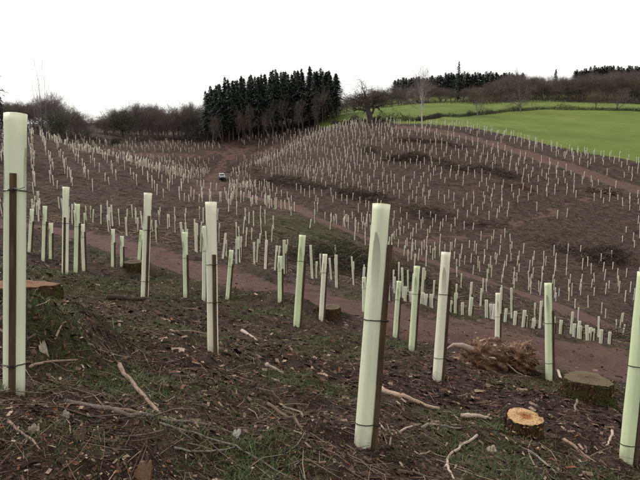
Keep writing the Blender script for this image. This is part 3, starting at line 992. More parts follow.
near_shelter(43.5, 261, 45, 206, 'shelter second to the right of the largest left shelter, on the bank top', spin=-20, stake=1, mid=True, tail=False, group=G1)
near_shelter(51, 259, 51, 223, 'short thin shelter between two taller ones behind the left stump', spin=-30, stake=1, mid=True, tail=False, group=G1)
near_shelter(29.5, 252, 32, 209, 'leaning shelter immediately right of the largest left shelter', spin=-20, stake=1, mid=True, tail=False, group=G1)
near_shelter(113, 267, 113, 229, 'short upright shelter left of the small mossy mound by the track', spin=-30, stake=2, mid=True, tail=False, group=G1)
near_shelter(122, 266, 122, 236, 'shortest thin shelter behind the small mossy mound', spin=-30, stake=2, mid=True, tail=False, group=G1)
near_shelter(139, 263, 141.5, 230, 'short leaning shelter just behind the tall one with stake near the mound', spin=-20, stake=1, mid=True, tail=False, group=G1)
near_shelter(186, 297, 185, 232, 'thin upright shelter left of the foreground shelter with dark front stake', spin=-40, stake=2, mid=True, tail=False, group=G1)
near_shelter(204.5, 301, 205, 226, 'shelter partly hidden behind the foreground shelter with dark front stake', spin=-40, stake=1, mid=True, tail=False, group=G1)
near_shelter(227.5, 299, 231.5, 250, 'leaning shelter right of the foreground shelter with dark front stake', spin=-20, stake=1, mid=True, tail=False, group=G1)
near_shelter(280, 301, 280, 256, 'short shelter on the track edge left of the tall central shelter', spin=-20, stake=1, mid=True, tail=False, group=G1)
near_shelter(395, 337, 399, 281, 'short shelter right of the large leaning central shelter', spin=-10, stake=1, mid=True, tail=False, group=G1)
near_shelter(411.5, 350, 417, 266, 'slim shelter leaning right between the large central one and the root heap', spin=-10, stake=1, mid=True, tail=False, group=G1)
near_shelter(364, 312, 364, 277, 'shelter peeping out left of the large leaning central shelter', spin=-10, stake=1, mid=True, tail=False, group=G1)


def drop_shelter(px, ty, dmin, hh=1.12):
    """shelter whose foot is hidden: find where its top clears the ground by hh"""
    r_ = ray(px, ty); T = np.arange(dmin, 60, 0.05)
    P = T[:, None] * r_[None]
    k = np.argmax(P[:, 2] - H(P[:, 0], P[:, 1]) < hh)
    p = P[k]; PLACED.append((p[0], p[1]))
    g = ground_at(p[0], p[1])
    return (p[0], p[1], g - 0.02, max(rs.uniform(0.38, 0.62), p[2] - g) / TH)


FAR_SH = []   # x, y, z, scale, lean, label, group
GB = 'shelters in the hollow beyond the near track'
HOLLOW = [(487, 314), (490, 310), (493, 313), (505, 321), (515, 313), (523, 324), (526, 326), (532, 329), (535, 318), (554, 327), (561, 326), (574, 335), (577, 339),
               (580, 344), (588, 343), (590, 334), (593, 341), (601, 341), (609, 346), (451, 306), (456, 309), (463, 305), (470, 313)]
for px, ty in HOLLOW:
    hollow_n = sorted(HOLLOW).index((px, ty)) + 1
    q = drop_shelter(px, ty, rs.uniform(15.6, 18.5), rs.uniform(1.0, 1.2)); FAR_SH.append((*q, ordinal(hollow_n) + ' from the left of the short shelters lining the right-hand track edge', GB))
for px, ty in [(406, 286), (412, 294), (416, 291), (423, 292), (425, 305), (389, 284), (432, 296)]:
    q = drop_shelter(px, ty, 15.2, rs.uniform(1.0, 1.2)); FAR_SH.append((*q, 'small shelter below the track edge just right of the large leaning central shelter', 'shelters below the track edge at centre'))

# planted rows over the slopes
BRASH = {
    'a': (pix_line([(275, 180), (310, 188), (350, 196), (400, 208), (445, 213)]), 1.5),
    'b': (pix_line([(372, 150), (410, 158), (440, 162), (480, 172), (505, 180)]), 1.3),
    'c': (pix_line([(545, 240), (580, 247), (625, 254)]), 1.2),
    'd': (pix_line([(318, 238), (345, 254), (400, 276), (440, 288), (480, 300), (520, 312), (560, 323), (620, 342)]), 1.6),
    'e': (pix_line([(232, 163), (255, 172), (285, 190), (305, 206)]), 1.2),
    'f': (pix_line([(505, 186), (535, 189)]), 1.0),
    'g': (pix_line([(590, 190), (618, 194)]), 0.8),
    'h': (pix_line([(395, 140), (440, 143), (470, 150)]), 0.9),
    'i': (pix_line([(470, 225), (510, 222)]), 0.9),
}
ang = R(24); sp = 1.62
cand = []
for i in range(-140, 141):
    for j in range(-20, 130):
        u, v = i * sp, j * sp * 1.05
        cand.append((u * math.cos(ang) - v * math.sin(ang) + rs.uniform(-0.28, 0.28), u * math.sin(ang) + v * math.cos(ang) + rs.uniform(-0.28, 0.28)))
cand = np.array(cand)
x, y = cand[:, 0], cand[:, 1]
ok = (y > 17) & (y < 185) & (np.abs(x) < 0.54 * y + 4)
cand = cand[ok]; x, y = cand[:, 0], cand[:, 1]
ok = np.ones(len(x), bool)
for k, (pl, w) in TRACKS.items(): ok &= seg_dist(x, y, pl) > w * (1.15 if k != 'near' else 1.6)
# nearer than the track only the surveyed ones stand
npl = np.array(TRACKS['near'][0]); ok &= y > np.interp(x, npl[:, 0], npl[:, 1]) + 3.0
ok &= (y < edge_y(x) - 0.6) & (x < 400)
for k, (pl, w) in BRASH.items(): ok &= seg_dist(x, y, pl) > w * (1.0 if k != 'd' else 1.7)
ok &= (fbm(x, y, 9, 2) > -0.33)
fpl_ = np.array(TRACKS['far'][0]); beyond = y > np.interp(x, fpl_[:, 0], fpl_[:, 1])
ok &= rng.random(len(x)) > np.where(beyond, 0.07, np.where(x > 0.15 * y, 0.82, 0.27))
# wood edges at the back left
ok &= ~((x < -6) & (y > 172)) & ~((x < -48) & (y > 138))
cand = cand[ok]
pl_ = np.array(PLACED)
dmin = np.min(np.hypot(cand[:, None, 0] - pl_[None, :, 0], cand[:, None, 1] - pl_[None, :, 1]), 1)
cand = cand[dmin > 0.8]
# a double row shows along the crest of the spur
crest = pix_line([(45, 138), (100, 155), (150, 171), (200, 187), (228, 194)])
extra = []
for (a, b) in zip(crest[:-1], crest[1:]):
    L = math.hypot(b[0] - a[0], b[1] - a[1])
    for s in np.arange(0, L, 0.75): extra.append((a[0] + (b[0] - a[0]) * s / L + rs.uniform(-.5, .5), a[1] + (b[1] - a[1]) * s / L + rs.uniform(-.6, .6)))
# and a row along the pasture fence
fl = PAST_EDGE
for (a, b) in zip(fl[2:-1], fl[3:]):
    L = math.hypot(b[0] - a[0], b[1] - a[1])
    for s in np.arange(0, L, 1.5): extra.append((a[0] + (b[0] - a[0]) * s / L, a[1] + (b[1] - a[1]) * s / L - 0.5 + rs.uniform(-.2, .2)))
cand = np.vstack([cand, np.array(extra)])
cz = H(cand[:, 0], cand[:, 1])
for (x0, y0), z0 in zip(cand, cz):
    FAR_SH.append((x0, y0, z0 - 0.02, rs.choice([0.66, 0.75, 0.85, 0.92, 1.0, 1.0]) * rs.uniform(0.96, 1.04), None, None))
hidden_n = sum(1 for q in FAR_SH if q[4])
# how large each one shows, and whether the ground hides it
def shown(q):
    p = np.array([q[0], q[1], q[2] + 0.9 * TH * q[3]])
    t = np.linspace(0.05, 0.985, 90)[:, None] * p[None]
    return bool(np.all(t[:, 2] > H(t[:, 0], t[:, 1]) - 0.05))
order = sorted(range(hidden_n, len(FAR_SH)), key=lambda i: math.hypot(FAR_SH[i][0], FAR_SH[i][1]))
vis = []
for i in order:
    if len(vis) >= 300 - hidden_n - 26: break
    if shown(FAR_SH[i]) and abs(FAR_SH[i][0]) < 0.5 * FAR_SH[i][1] + 0.3: vis.append(i)
single = set(range(hidden_n)) | set(vis)


def zone(x, y):
    pxs = 320 + 640 * x / y
    fpl = np.array(TRACKS['far'][0]); npl2 = np.array(TRACKS['near'][0])
    gap = y - np.interp(x, npl2[:, 0], npl2[:, 1])
    if y > np.interp(x, fpl[:, 0], fpl[:, 1]) and pxs > 330:
        side = 'above its left bend' if pxs < 420 else ('behind the shelter beside the root heap' if pxs < 520 else 'near the right edge')
        return ('small shelter above the far red track, ' + side, 'shelters on the lower far hillside')
    row = 'just beyond the track' if gap < 9 else ('on the lower slope' if gap < 20 else ('halfway up the slope' if gap < 34 else 'high on the slope'))
    if pxs < 70: where = 'above the trio by the big stump'
    elif pxs < 150: where = 'left of the tall shelter by the mossy mound'
    elif pxs < 212: where = 'between the mound and the front-staked shelter'
    elif pxs < 265: where = 'right of the front-staked shelter'
    elif pxs < 330: where = 'around the tall shelter left of centre'
    elif pxs < 385: where = 'behind the large leaning central shelter'
    elif pxs < 450: where = 'right of the large leaning central shelter'
    elif pxs < 530: where = 'behind the torn root heap'
    else: where = 'behind the old dull stump'
    g = 'shelters on the left slope' if pxs < 150 else ('shelters on the middle slope' if pxs < 330 else 'shelters on the brushy bank')
    return ('small shelter ' + row + ', ' + where, g)


bufV, bufF, bufM = [], [], []
nb = 0
SV, SF = [], []
for z in (-0.05, TH):
    for k in range(6): SV.append((TR * math.cos(k * math.pi / 3), TR * math.sin(k * math.pi / 3), z))
for z in (-0.05, 0.9):
    for sx, sy in ((-1, -1), (1, -1), (1, 1), (-1, 1)): SV.append((TR + 0.016 + sx * 0.0125, sy * 0.0125, z))
SF = [(k, (k + 1) % 6, 6 + (k + 1) % 6, 6 + k) for k in range(6)] + [(12, 13, 17, 16), (13, 14, 18, 17), (14, 15, 19, 18), (15, 12, 16, 19), (16, 17, 18, 19)]
SV = np.array(SV); SFa = np.array(SF); SM = np.array([0] * 6 + [1] * 5)
for i, q in enumerate(FAR_SH):
    ax = Vector((rs.gauss(0, 0.045), rs.gauss(0, 0.045), 1))
    rot = pose(None, ax, rs.uniform(-0.9, 0.4))
    if i in single:
        o = bpy.data.objects.new('tree_shelter', rs.choice(ME_WHOLE)); COL.link(o)
        o.location = q[:3]; o.rotation_mode = 'QUATERNION'; o.rotation_quaternion = rot; o.scale = (1, 1, q[3])
        lab = (q[4], q[5]) if q[4] else zone(q[0], q[1])
        tag(o, lab[0], 'tree shelter', lab[1])
    else:
        m3 = np.array(rot.to_matrix()) @ np.diag((1, 1, q[3]))
        bufV.append(SV @ m3.T + np.array(q[:3])); bufF.append(SFa + nb); bufM.append(SM); nb += len(SV)
me = np_mesh('far_tree_shelters', np.vstack(bufV), np.vstack(bufF), [M_TUBEMASS, M_STAKE], mat_idx=np.concatenate(bufM))
tag(link_mesh('far_tree_shelters', me), 'hundreds of tiny pale tree shelters spread over the distant slopes', 'tree shelters', kind='stuff')
print('shelters far', len(FAR_SH), 'single', len(single))


# ------------------------------------------------------------------ twigs, litter, grass
def orth(D):
    a = np.where(np.abs(D[:, 2:3]) < 0.9, np.array([[0, 0, 1.0]]), np.array([[1.0, 0, 0]]))
    u = np.cross(D, a); u /= np.linalg.norm(u, axis=1, keepdims=True) + 1e-9
    return u, np.cross(D, u)


def twig_arrays(P, D, L, rad, bend=0.15, rings=3, taper=0.5):
    """many three-sided sticks: base P, direction D, length L, radius rad"""
    n = len(P); D = D / (np.linalg.norm(D, axis=1, keepdims=True) + 1e-9)
    u, w = orth(D)
    bd = rng.normal(0, bend, (n, 1)) * L[:, None]; be = rng.normal(0, bend, (n, 1)) * L[:, None]
    Vs = []
    for i in range(rings):
        t = i / (rings - 1)
        c = P + D * (L * t)[:, None] + u * bd * (t - t * t) * 2 + w * be * (t - t * t) * 1.2
        r = rad * (1 - t * taper)
        for k in range(3):
            a = 2 * math.pi * k / 3
            Vs.append(c + (u * math.cos(a) + w * math.sin(a)) * r[:, None])
    Vt = np.stack(Vs, 1)                                   # n, rings*3, 3
    f = []
    for i in range(rings - 1):
        for k in range(3):
            k2 = (k + 1) % 3
            f.append((i * 3 + k, i * 3 + k2, i * 3 + 3 + k2, i * 3 + 3 + k))
    f = np.array(f)
    F_ = (np.arange(n)[:, None, None] * rings * 3 + f[None]).reshape(-1, 4)
    return Vt.reshape(-1, 3), F_, len(f)


PAL_TWIG = np.array([(0.17, 0.125, 0.092), (0.28, 0.215, 0.16), (0.085, 0.056, 0.040), (0.125, 0.085, 0.062), (0.045, 0.031, 0.024), (0.20, 0.155, 0.125)])
PAL_CHIP = np.array([(0.040, 0.022, 0.019), (0.075, 0.040, 0.032), (0.110, 0.062, 0.048), (0.020, 0.013, 0.011), (0.24, 0.17, 0.125), (0.09, 0.055, 0.048), (0.38, 0.28, 0.20), (0.19, 0.075, 0.038)])
W_CHIP = np.array([0.23, 0.22, 0.16, 0.13, 0.10, 0.10, 0.035, 0.025])


def spread(n, d0, d1, half=0.60, extra=0.6):
    d = d0 * (d1 / d0) ** rng.random(n)
    x_ = rng.uniform(-1, 1, n) * (half * d + extra)
    return x_, d


def slope_frame(x_, y_, e=0.06):
    gxs = (H(x_ + e, y_) - H(x_ - e, y_)) / (2 * e); gys = (H(x_, y_ + e) - H(x_, y_ - e)) / (2 * e)
    nrm = np.stack([-gxs, -gys, np.ones_like(gxs)], 1)
    return nrm / np.linalg.norm(nrm, axis=1, keepdims=True)


def flat_dirs(nrm, tilt=0.25):
    n = len(nrm)
    a = rng.uniform(0, 2 * np.pi, n)
    d = np.stack([np.cos(a), np.sin(a), rng.normal(0, tilt, n)], 1)
    d = d - nrm * ((d * nrm).sum(1) - d[:, 2] * 0.6)[:, None]
    return d / np.linalg.norm(d, axis=1, keepdims=True)


def make_twigs(name, n, d0, d1, Lr, rr, pal, label, tilt=0.22, keep=None, rings=3, lift=0.006):
    x_, y_ = spread(n, d0, d1)
    if keep is not None:
        k = keep(x_, y_); x_, y_ = x_[k], y_[k]
    n = len(x_)
    nr = slope_frame(x_, y_)
    D = flat_dirs(nr, tilt)
    L = rng.uniform(0, 1, n) ** 2 * (Lr[1] - Lr[0]) + Lr[0]
    rad = rng.uniform(rr[0], rr[1], n)
    P = np.stack([x_, y_, H(x_, y_)], 1) + nr * (rad + lift)[:, None] - D * (L * 0.4)[:, None] * np.array([1, 1, 0])
    # keep both ends resting on the ground
    E_ = P + D * L[:, None]
    D = np.stack([D[:, 0], D[:, 1], ((H(E_[:, 0], E_[:, 1]) + rad + np.abs(rng.normal(0, 0.14, n)) * L) - H(P[:, 0], P[:, 1]) - rad) / L], 1)
    P[:, 2] = H(P[:, 0], P[:, 1]) + rad * 0.5
    V_, F_, nf = twig_arrays(P, D, L, rad, rings=rings)
    c = pal[rng.integers(0, len(pal), n)] * rng.uniform(0.7, 1.25, (n, 1))
    me = np_mesh(name, V_, F_, M_TWIG, face_col=np.repeat(c, nf, 0))
    return tag(link_mesh(name, me), label, 'twigs', kind='stuff')


off_track = lambda a, b: look(TM, a, b) < 0.45 + 0.6 * rng.random(len(a)) ** 3
make_twigs('twig_litter', 10500, 1.7, 18, (0.03, 0.26), (0.0012, 0.0036), PAL_TWIG, 'scattered dead twigs littering the brown foreground soil', keep=off_track)
make_twigs('needle_litter', 70000, 1.7, 10, (0.012, 0.055), (0.0007, 0.0018), PAL_TWIG * 0.8, 'fine straw-coloured needle and twig fragments on the foreground soil', rings=2, keep=off_track)
make_twigs('far_twig_litter', 46000, 26, 150, (0.2, 1.1), (0.006, 0.024), PAL_TWIG, rings=2, label= 'dead brushwood fragments strewn over the far planted slopes',
           keep=lambda a, b: (look(TM, a, b) < 0.3) & (b < edge_y(a) - 1))

# bark chips
x_, y_ = spread(105000, 1.6, 20)
k = off_track(x_, y_) | (rng.random(len(x_)) < 0.14); x_, y_ = x_[k], y_[k]; n = len(x_)
nr = slope_frame(x_, y_); D = flat_dirs(nr, 0.35)
nr2 = nr + rng.normal(0, 0.38, (n, 3)); W_ = np.cross(D, nr2); W_ /= np.linalg.norm(W_, axis=1, keepdims=True)
sz = (0.003 + 0.015 * rng.random(n) ** 4.5) * np.clip(y_ / 3.5, 0.6, 1.5)
P = np.stack([x_, y_, H(x_, y_)], 1) + nr * (0.004 + 0.3 * sz)[:, None]
a = D * (sz * rng.uniform(0.9, 2.2, n))[:, None]; b = W_ * (sz * rng.uniform(0.35, 0.8, n))[:, None]
lift = np.cross(a, b); lift /= np.linalg.norm(lift, axis=1, keepdims=True) + 1e-9
Vc = np.stack([P - a - b * 0.7, P + a * 0.8 - b, P + a + b * 0.6 + lift * (sz * 0.4)[:, None], P - a * 0.9 + b + lift * (sz * 0.3)[:, None]], 1).reshape(-1, 3)
cc = PAL_CHIP[rng.choice(len(PAL_CHIP), n, p=W_CHIP / W_CHIP.sum())] * rng.uniform(0.65, 1.3, (n, 1))
me = np_mesh('bark_chips', Vc, np.arange(n * 4).reshape(-1, 4), M_LITTER, face_col=cc)
tag(link_mesh('bark_chips', me), 'brown and tan bark chips covering the foreground soil', 'bark chips', kind='stuff')

# grass and weeds in patches
x_, y_ = spread(230000, 1.7, 22)
g = look(GREEN, x_, y_) * (0.35 + 1.3 * np.clip(fbm(x_, y_, 0.25, 2) + 0.35, 0, 1))
k = (rng.random(len(x_)) < g * 0.80) & (look(TM, x_, y_) < 0.3)
x_, y_ = x_[k], y_[k]; n = len(x_); print('grass', n)
hgt = rng.uniform(0.010, 0.050, n) * (0.6 + 0.8 * look(GREEN, x_, y_)) * np.clip(y_ / 7, 0.85, 1.5)
az = rng.uniform(0, 2 * np.pi, n); ln = rng.uniform(0.25, 1.3, n)
wd = rng.uniform(0.0012, 0.0032, n) * np.clip(y_ / 5, 0.8, 2.0)
B = np.stack([x_, y_, H(x_, y_) - 0.004], 1)
lean = np.stack([np.cos(az) * ln, np.sin(az) * ln, np.ones(n)], 1)
M1 = B + lean * (hgt * 0.55)[:, None]; T1 = B + lean * (hgt * np.array(0.95))[:, None] + np.stack([np.cos(az), np.sin(az), -0.5 * np.ones(n)], 1) * (hgt * 0.45 * ln)[:, None]
sd = np.stack([-np.sin(az), np.cos(az), np.zeros(n)], 1) * wd[:, None]
Vg = np.stack([B - sd, B + sd, M1 + sd * 0.8, M1 - sd * 0.8, T1], 1).reshape(-1, 3)
i0 = np.arange(n)[:, None] * 5
Fg = np.concatenate([i0 + np.array([[0, 1, 2]]), i0 + np.array([[0, 2, 3]]), i0 + np.array([[3, 2, 4]])], 1).reshape(-1, 3)
gp = np.array([(0.045, 0.085, 0.020), (0.062, 0.108, 0.026), (0.080, 0.112, 0.034), (0.11, 0.115, 0.045), (0.15, 0.125, 0.065), (0.035, 0.060, 0.022)])
cg = gp[rng.choice(6, n, p=[.25, .25, .2, .12, .08, .1])] * rng.uniform(0.7, 1.3, (n, 1))
me = np_mesh('grass', Vg, Fg, M_GRASS, face_col=np.repeat(cg, 3, 0))
tag(link_mesh('grass', me), 'sparse green grass and moss growing in patches on the near bank', 'grass', kind='stuff')


# ------------------------------------------------------------------ brash heaps and hedge
def heap(name, pl, hw, hgt, n, pal, label, cat='brash pile', Lr=(0.5, 1.8), rr=(0.008, 0.03), stuff=True, upright=0.35, group=None, floor=0.02):
    seg = np.array(pl); ds = np.hypot(*(seg[1:] - seg[:-1]).T); cum = np.r_[0, np.cumsum(ds)]
    s = rng.random(n) * cum[-1]
    cx = np.interp(s, cum, seg[:, 0]); cy = np.interp(s, cum, seg[:, 1])
    lump = np.clip(0.55 + 2.2 * fbm(s, s * 0 + pl[0][0], 4.0, 3), floor, 1.5)
    keep = rng.random(n) < 0.12 + lump; s, lump = s[keep], lump[keep]; n = len(s)
    cx = np.interp(s, cum, seg[:, 0]) + fbm(s, s * 0 + 5.5, 6, 2) * hw * 1.6; cy = np.interp(s, cum, seg[:, 1]) + fbm(s, s * 0 + 9.5, 5, 2) * hw * 1.6
    o = rng.normal(0, 0.45, n); oy = rng.normal(0, 0.45, n)
    x_ = cx + o * hw; y_ = cy + oy * hw
    hh = np.exp(-(o ** 2 + oy ** 2) * 1.6) * hgt * lump
    z_ = H(x_, y_) + hh * rng.random(n) ** 0.7
    L = rng.uniform(*Lr, n)
    D = np.stack([rng.normal(0, 1, n), rng.normal(0, 1, n), rng.normal(0.05, upright, n)], 1); D /= np.linalg.norm(D, axis=1, keepdims=True)
    P = np.stack([x_, y_, z_], 1) - D * (L * 0.5)[:, None]
    P[:, 2] = np.maximum(P[:, 2], H(P[:, 0], P[:, 1]) - 0.05)
    V_, F_, nf = twig_arrays(P, D, L, rng.uniform(*rr, n), bend=0.2)
    c = pal[rng.integers(0, len(pal), n)] * rng.uniform(0.6, 1.3, (n, 1))
    me = np_mesh(name, V_, F_, M_TWIG, face_col=np.repeat(c, nf, 0))
    return tag(link_mesh(name, me), label, cat, group, 'stuff' if stuff else None)


PAL_BR = np.array([(0.045, 0.033, 0.027), (0.075, 0.055, 0.044), (0.030, 0.023, 0.018), (0.22, 0.17, 0.135), (0.055, 0.046, 0.030)])
PAL_GB = np.array([(0.030, 0.032, 0.015), (0.045, 0.048, 0.022), (0.05, 0.038, 0.030), (0.022, 0.019, 0.013), (0.15, 0.12, 0.09)])
PAL_RED = np.array([(0.11, 0.045, 0.035), (0.08, 0.04, 0.03), (0.16, 0.09, 0.07)])
heap('brash_row', BRASH['a'][0], 2.3, 1.15, 5200, PAL_BR, 'dark brushwood row running across the middle of the far hillside', stuff=True)
heap('brash_row', BRASH['b'][0], 2.1, 1.0, 4000, PAL_BR, 'dark brushwood row high on the far hillside below the hilltop birch')
heap('brash_row', BRASH['c'][0], 2.3, 0.9, 3000, PAL_BR, 'tangled brushwood row on the right of the far hillside')
heap('brash_row', BRASH['d'][0], 3.6, 1.25, 12000, PAL_GB, 'greenish brushwood bank between the near and far red tracks', Lr=(0.3, 1.3), rr=(0.005, 0.018))
heap('brash_row', BRASH['e'][0], 2.2, 0.5, 2200, PAL_BR, 'low brushwood row in the valley head right of the parked vehicle')
heap('brash_heap', BRASH['f'][0], 1.0, 0.8, 700, PAL_RED, 'reddish brushwood heap on the far hillside below the upper track')
heap('brash_heap', BRASH['g'][0], 0.8, 0.6, 400, PAL_TWIG, 'pale broken logs and brushwood at the junction of the hill tracks', rr=(0.02, 0.07))
heap('brash_row', BRASH['h'][0], 1.0, 0.5, 900, PAL_BR, 'thin dark brushwood row near the hilltop beside the birch')
heap('brash_heap', BRASH['i'][0], 0.9, 0.5, 600, PAL_BR, 'small dark brushwood heap above the crossing hill track')
heap('hedge', pix_line([(335, 123), (380, 122), (420, 121), (440, 117), (500, 112), (540, 109.5), (600, 110), (660, 112)]), 0.8, 1.5, 15000, np.array([(0.045, 0.035, 0.028), (0.06, 0.05, 0.035), (0.035, 0.035, 0.018), (0.09, 0.075, 0.06)]),
     'low scrubby hedge dividing the two pastures', 'hedge', Lr=(0.3, 1.2), rr=(0.01, 0.025), upright=1.1, floor=0.55)
heap('undergrowth', pix_line([(205, 132), (240, 131.5), (290, 131), (335, 128)]), 2.5, 1.6, 5000, PAL_BR * 0.8, 'dark brambly undergrowth along the foot of the conifer block', 'undergrowth', Lr=(0.5, 1.6), upright=0.9)
heap('undergrowth', pix_line([(30, 134), (70, 138), (110, 141), (160, 139), (205, 135)]), 3.0, 1.4, 5000, PAL_BR, 'brown brambly undergrowth along the foot of the left woods', 'undergrowth', Lr=(0.5, 1.6), upright=0.9)


# ------------------------------------------------------------------ stumps
def stump(px, py, diam, hgt, label, cut, moss, seed, flare=0.5, tilt=(0, 0), squash=1.0, sink=0.12, d=None, notch=False, roots=4, top=None, rough=1.0, fpow=2.2, phase=None):
    rd = random.Random(seed)
    p = hitg(px, py) if d is None else ray(px, py) * d
    p = (p[0], p[1] + diam * 0.45, 0); p = (p[0], p[1], ground_at(p[0], p[1]))
    if top:
        fy = p[1] - diam * 0.5; r_ = ray(px, top); hgt = max(0.06, r_[2] * fy / r_[1] - p[2])
    e = empty('stump', p); e.rotation_euler = (tilt[0], tilt[1], 0)
    tag(e, label, 'stump', 'cut stumps on the near bank')
    n, m = 56, 12
    ph = [rd.uniform(0, 6.28) for _ in range(6)]
    R0 = diam / 2
    if phase is not None: ph[0] = phase
    V_, F_ = [], []
    for i in range(m + 1):
        t = i / m; z = -sink + (hgt + sink) * t
        for k in range(n):
            a = 2 * math.pi * k / n
            lob = 0.5 + 0.5 * math.cos(roots * a + ph[0])
            r = R0 * (1 + flare * (1 - t) ** fpow * (0.35 + 0.9 * lob) + rough * (0.04 * math.sin(3 * a + ph[1]) + 0.022 * math.sin(7 * a + ph[2] + t * 4) * (1.3 - t) + 0.014 * math.sin(13 * a + ph[3] + 3 * t) + rd.uniform(-0.016, 0.016)))
            V_.append((r * math.cos(a), r * math.sin(a) * squash, z + (rd.uniform(-0.006, 0.006) if i == m else 0)))
    for i in range(m):
        for k in range(n): F_.append((i * n + k, i * n + (k + 1) % n, (i + 1) * n + (k + 1) % n, (i + 1) * n + k))
    me = mesh_from('bark', V_, F_, M_BARK, True)
    a_ = me.attributes.new('col', 'FLOAT_COLOR', 'FACE'); a_.data.foreach_set('color', np.tile([moss, moss, moss, 1.0], len(F_)).astype(np.float32))
    link_mesh('bark', me, e)
    top = [Vector(v) for v in V_[m * n:]]
    cV, cF = [], []
    rings = 7
    for i in range(rings + 1):
        s = 1 - i / rings
        for k in range(n):
            q = top[k]; s2 = s * 0.985
            z = hgt + 0.003 + (1 - s) * 0.012 + rd.uniform(-0.0025, 0.0025)
            if notch:
                z -= 0.022 * max(0, 1 - abs(q.y * s2 - 0.03) / 0.022) * (1 if q.x * s2 > -0.05 else 0)
            cV.append((q.x * s2, q.y * s2, z))
    for i in range(rings):
        for k in range(n): cF.append((i * n + k, i * n + (k + 1) % n, (i + 1) * n + (k + 1) % n, (i + 1) * n + k))
    # close the rim down to the bark
    b = len(cV)
    for k in range(n): cV.append((top[k].x * 0.995, top[k].y * 0.995, hgt - 0.02))
    for k in range(n): cF.append((b + k, b + (k + 1) % n, (k + 1) % n, k))
    link_mesh('cut_face', mesh_from('cut_face', cV, cF, cut, False), e)
    if moss > 0.4:
        b = MB()
        for i in range(int(5200 * moss * min(1, diam / 0.4))):
            v = Vector(V_[rd.randrange(0, int(n * m * 0.88))])
            a = math.atan2(v.y, v.x) + rd.uniform(-0.06, 0.06); r = math.hypot(v.x, v.y)
            z = v.z + rd.uniform(-0.02, 0.02)
            if math.sin(a * 3 + ph[4]) + math.sin(z * 22 + a * 5) < -0.2 or z < -sink * 0.8: continue
            o = Vector((math.cos(a), math.sin(a), 0)); q = o * r * 0.99 + Vector((0, 0, z))
            L = rd.uniform(0.006, 0.022); w = Vector((-o.y, o.x, rd.uniform(-0.5, 0.5))) * rd.uniform(0.002, 0.004)
            tip = q + (o * rd.uniform(0.5, 1) + Vector((rd.gauss(0, .4), rd.gauss(0, .4), rd.uniform(-0.8, 0.6)))) * L
            k = rd.uniform(0.6, 1.4); c = rd.choice([(0.05, 0.075, 0.015), (0.08, 0.10, 0.02), (0.04, 0.055, 0.015), (0.12, 0.085, 0.035)])
            b.poly([q - w, q + w, tip], c=tuple(x * k for x in c))
        tag(link_mesh('moss', b.mesh('moss', M_GRASS), e), kind='stuff')
        b = MB()
        for i in range(int(1500 * diam / 0.4)):
            v = Vector(V_[rd.randrange(0, int(n * m * 0.95))]); o = Vector((v.x, v.y, 0)).normalized(); q = v + o * 0.004
            side_ = Vector((-o.y, o.x, 0)); ax = (Vector((0, 0, 1)) + side_ * rd.gauss(0, 0.8)).normalized(); w = ax.cross(o)
            L = 0.003 + 0.013 * rd.random() ** 2; W2 = L * rd.uniform(0.2, 0.6); k = rd.uniform(0.5, 1.2)
            c = rd.choice([(0.07, 0.042, 0.03), (0.12, 0.06, 0.035), (0.035, 0.022, 0.016), (0.09, 0.05, 0.03), (0.20, 0.10, 0.055)])
            b.poly([q - ax * L - w * W2, q + ax * L - w * W2 * 0.7, q + ax * L * 0.8 + w * W2 + o * L * rd.uniform(0, 0.8), q - ax * L + w * W2 + o * L * rd.uniform(0, 0.5)], c=tuple(x * k for x in c))
        tag(link_mesh('bark_flakes', b.mesh('bark_flakes', M_LITTER), e), kind='stuff')
    return e


M_CUTRED = mat_cut('cut_wood_red', (0.20, 0.10, 0.052), (0.21, 0.105, 0.055), (0.085, 0.045, 0.027))
st1 = stump(10, 345, 0.48, 0.36, 'big mossy stump with orange-brown cut top behind the largest left shelter', M_CUTRED, 1.0, 4, flare=0.5, sink=0.12, tilt=(-0.10, 0.04), roots=3, top=292, rough=3.0, fpow=1.25, phase=0.9, d=4.75)
st2 = stump(528, 437, 0.245, 0.15, 'freshly cut stump with bright orange heartwood in the right foreground', M_CUT, 0.5, 9, flare=0.35, tilt=(0.08, 0.06), notch=True, top=424)
st3 = stump(594, 404, 0.40, 0.19, 'old dull mossy stump at the track edge near the right side', M_CUTOLD, 1.0, 12, flare=0.7, tilt=(-0.03, 0.05), top=387, rough=2.5)
st4 = stump(132, 272, 0.40, 0.12, 'low pale-topped stump on the small mossy mound beside the tall left shelter', M_CUTOLD, 1.0, 15, flare=0.5)
st5 = stump(330, 318, 0.36, 0.10, 'low dark stump left of the large leaning central shelter', M_CUTOLD, 0.6, 19, flare=0.5)

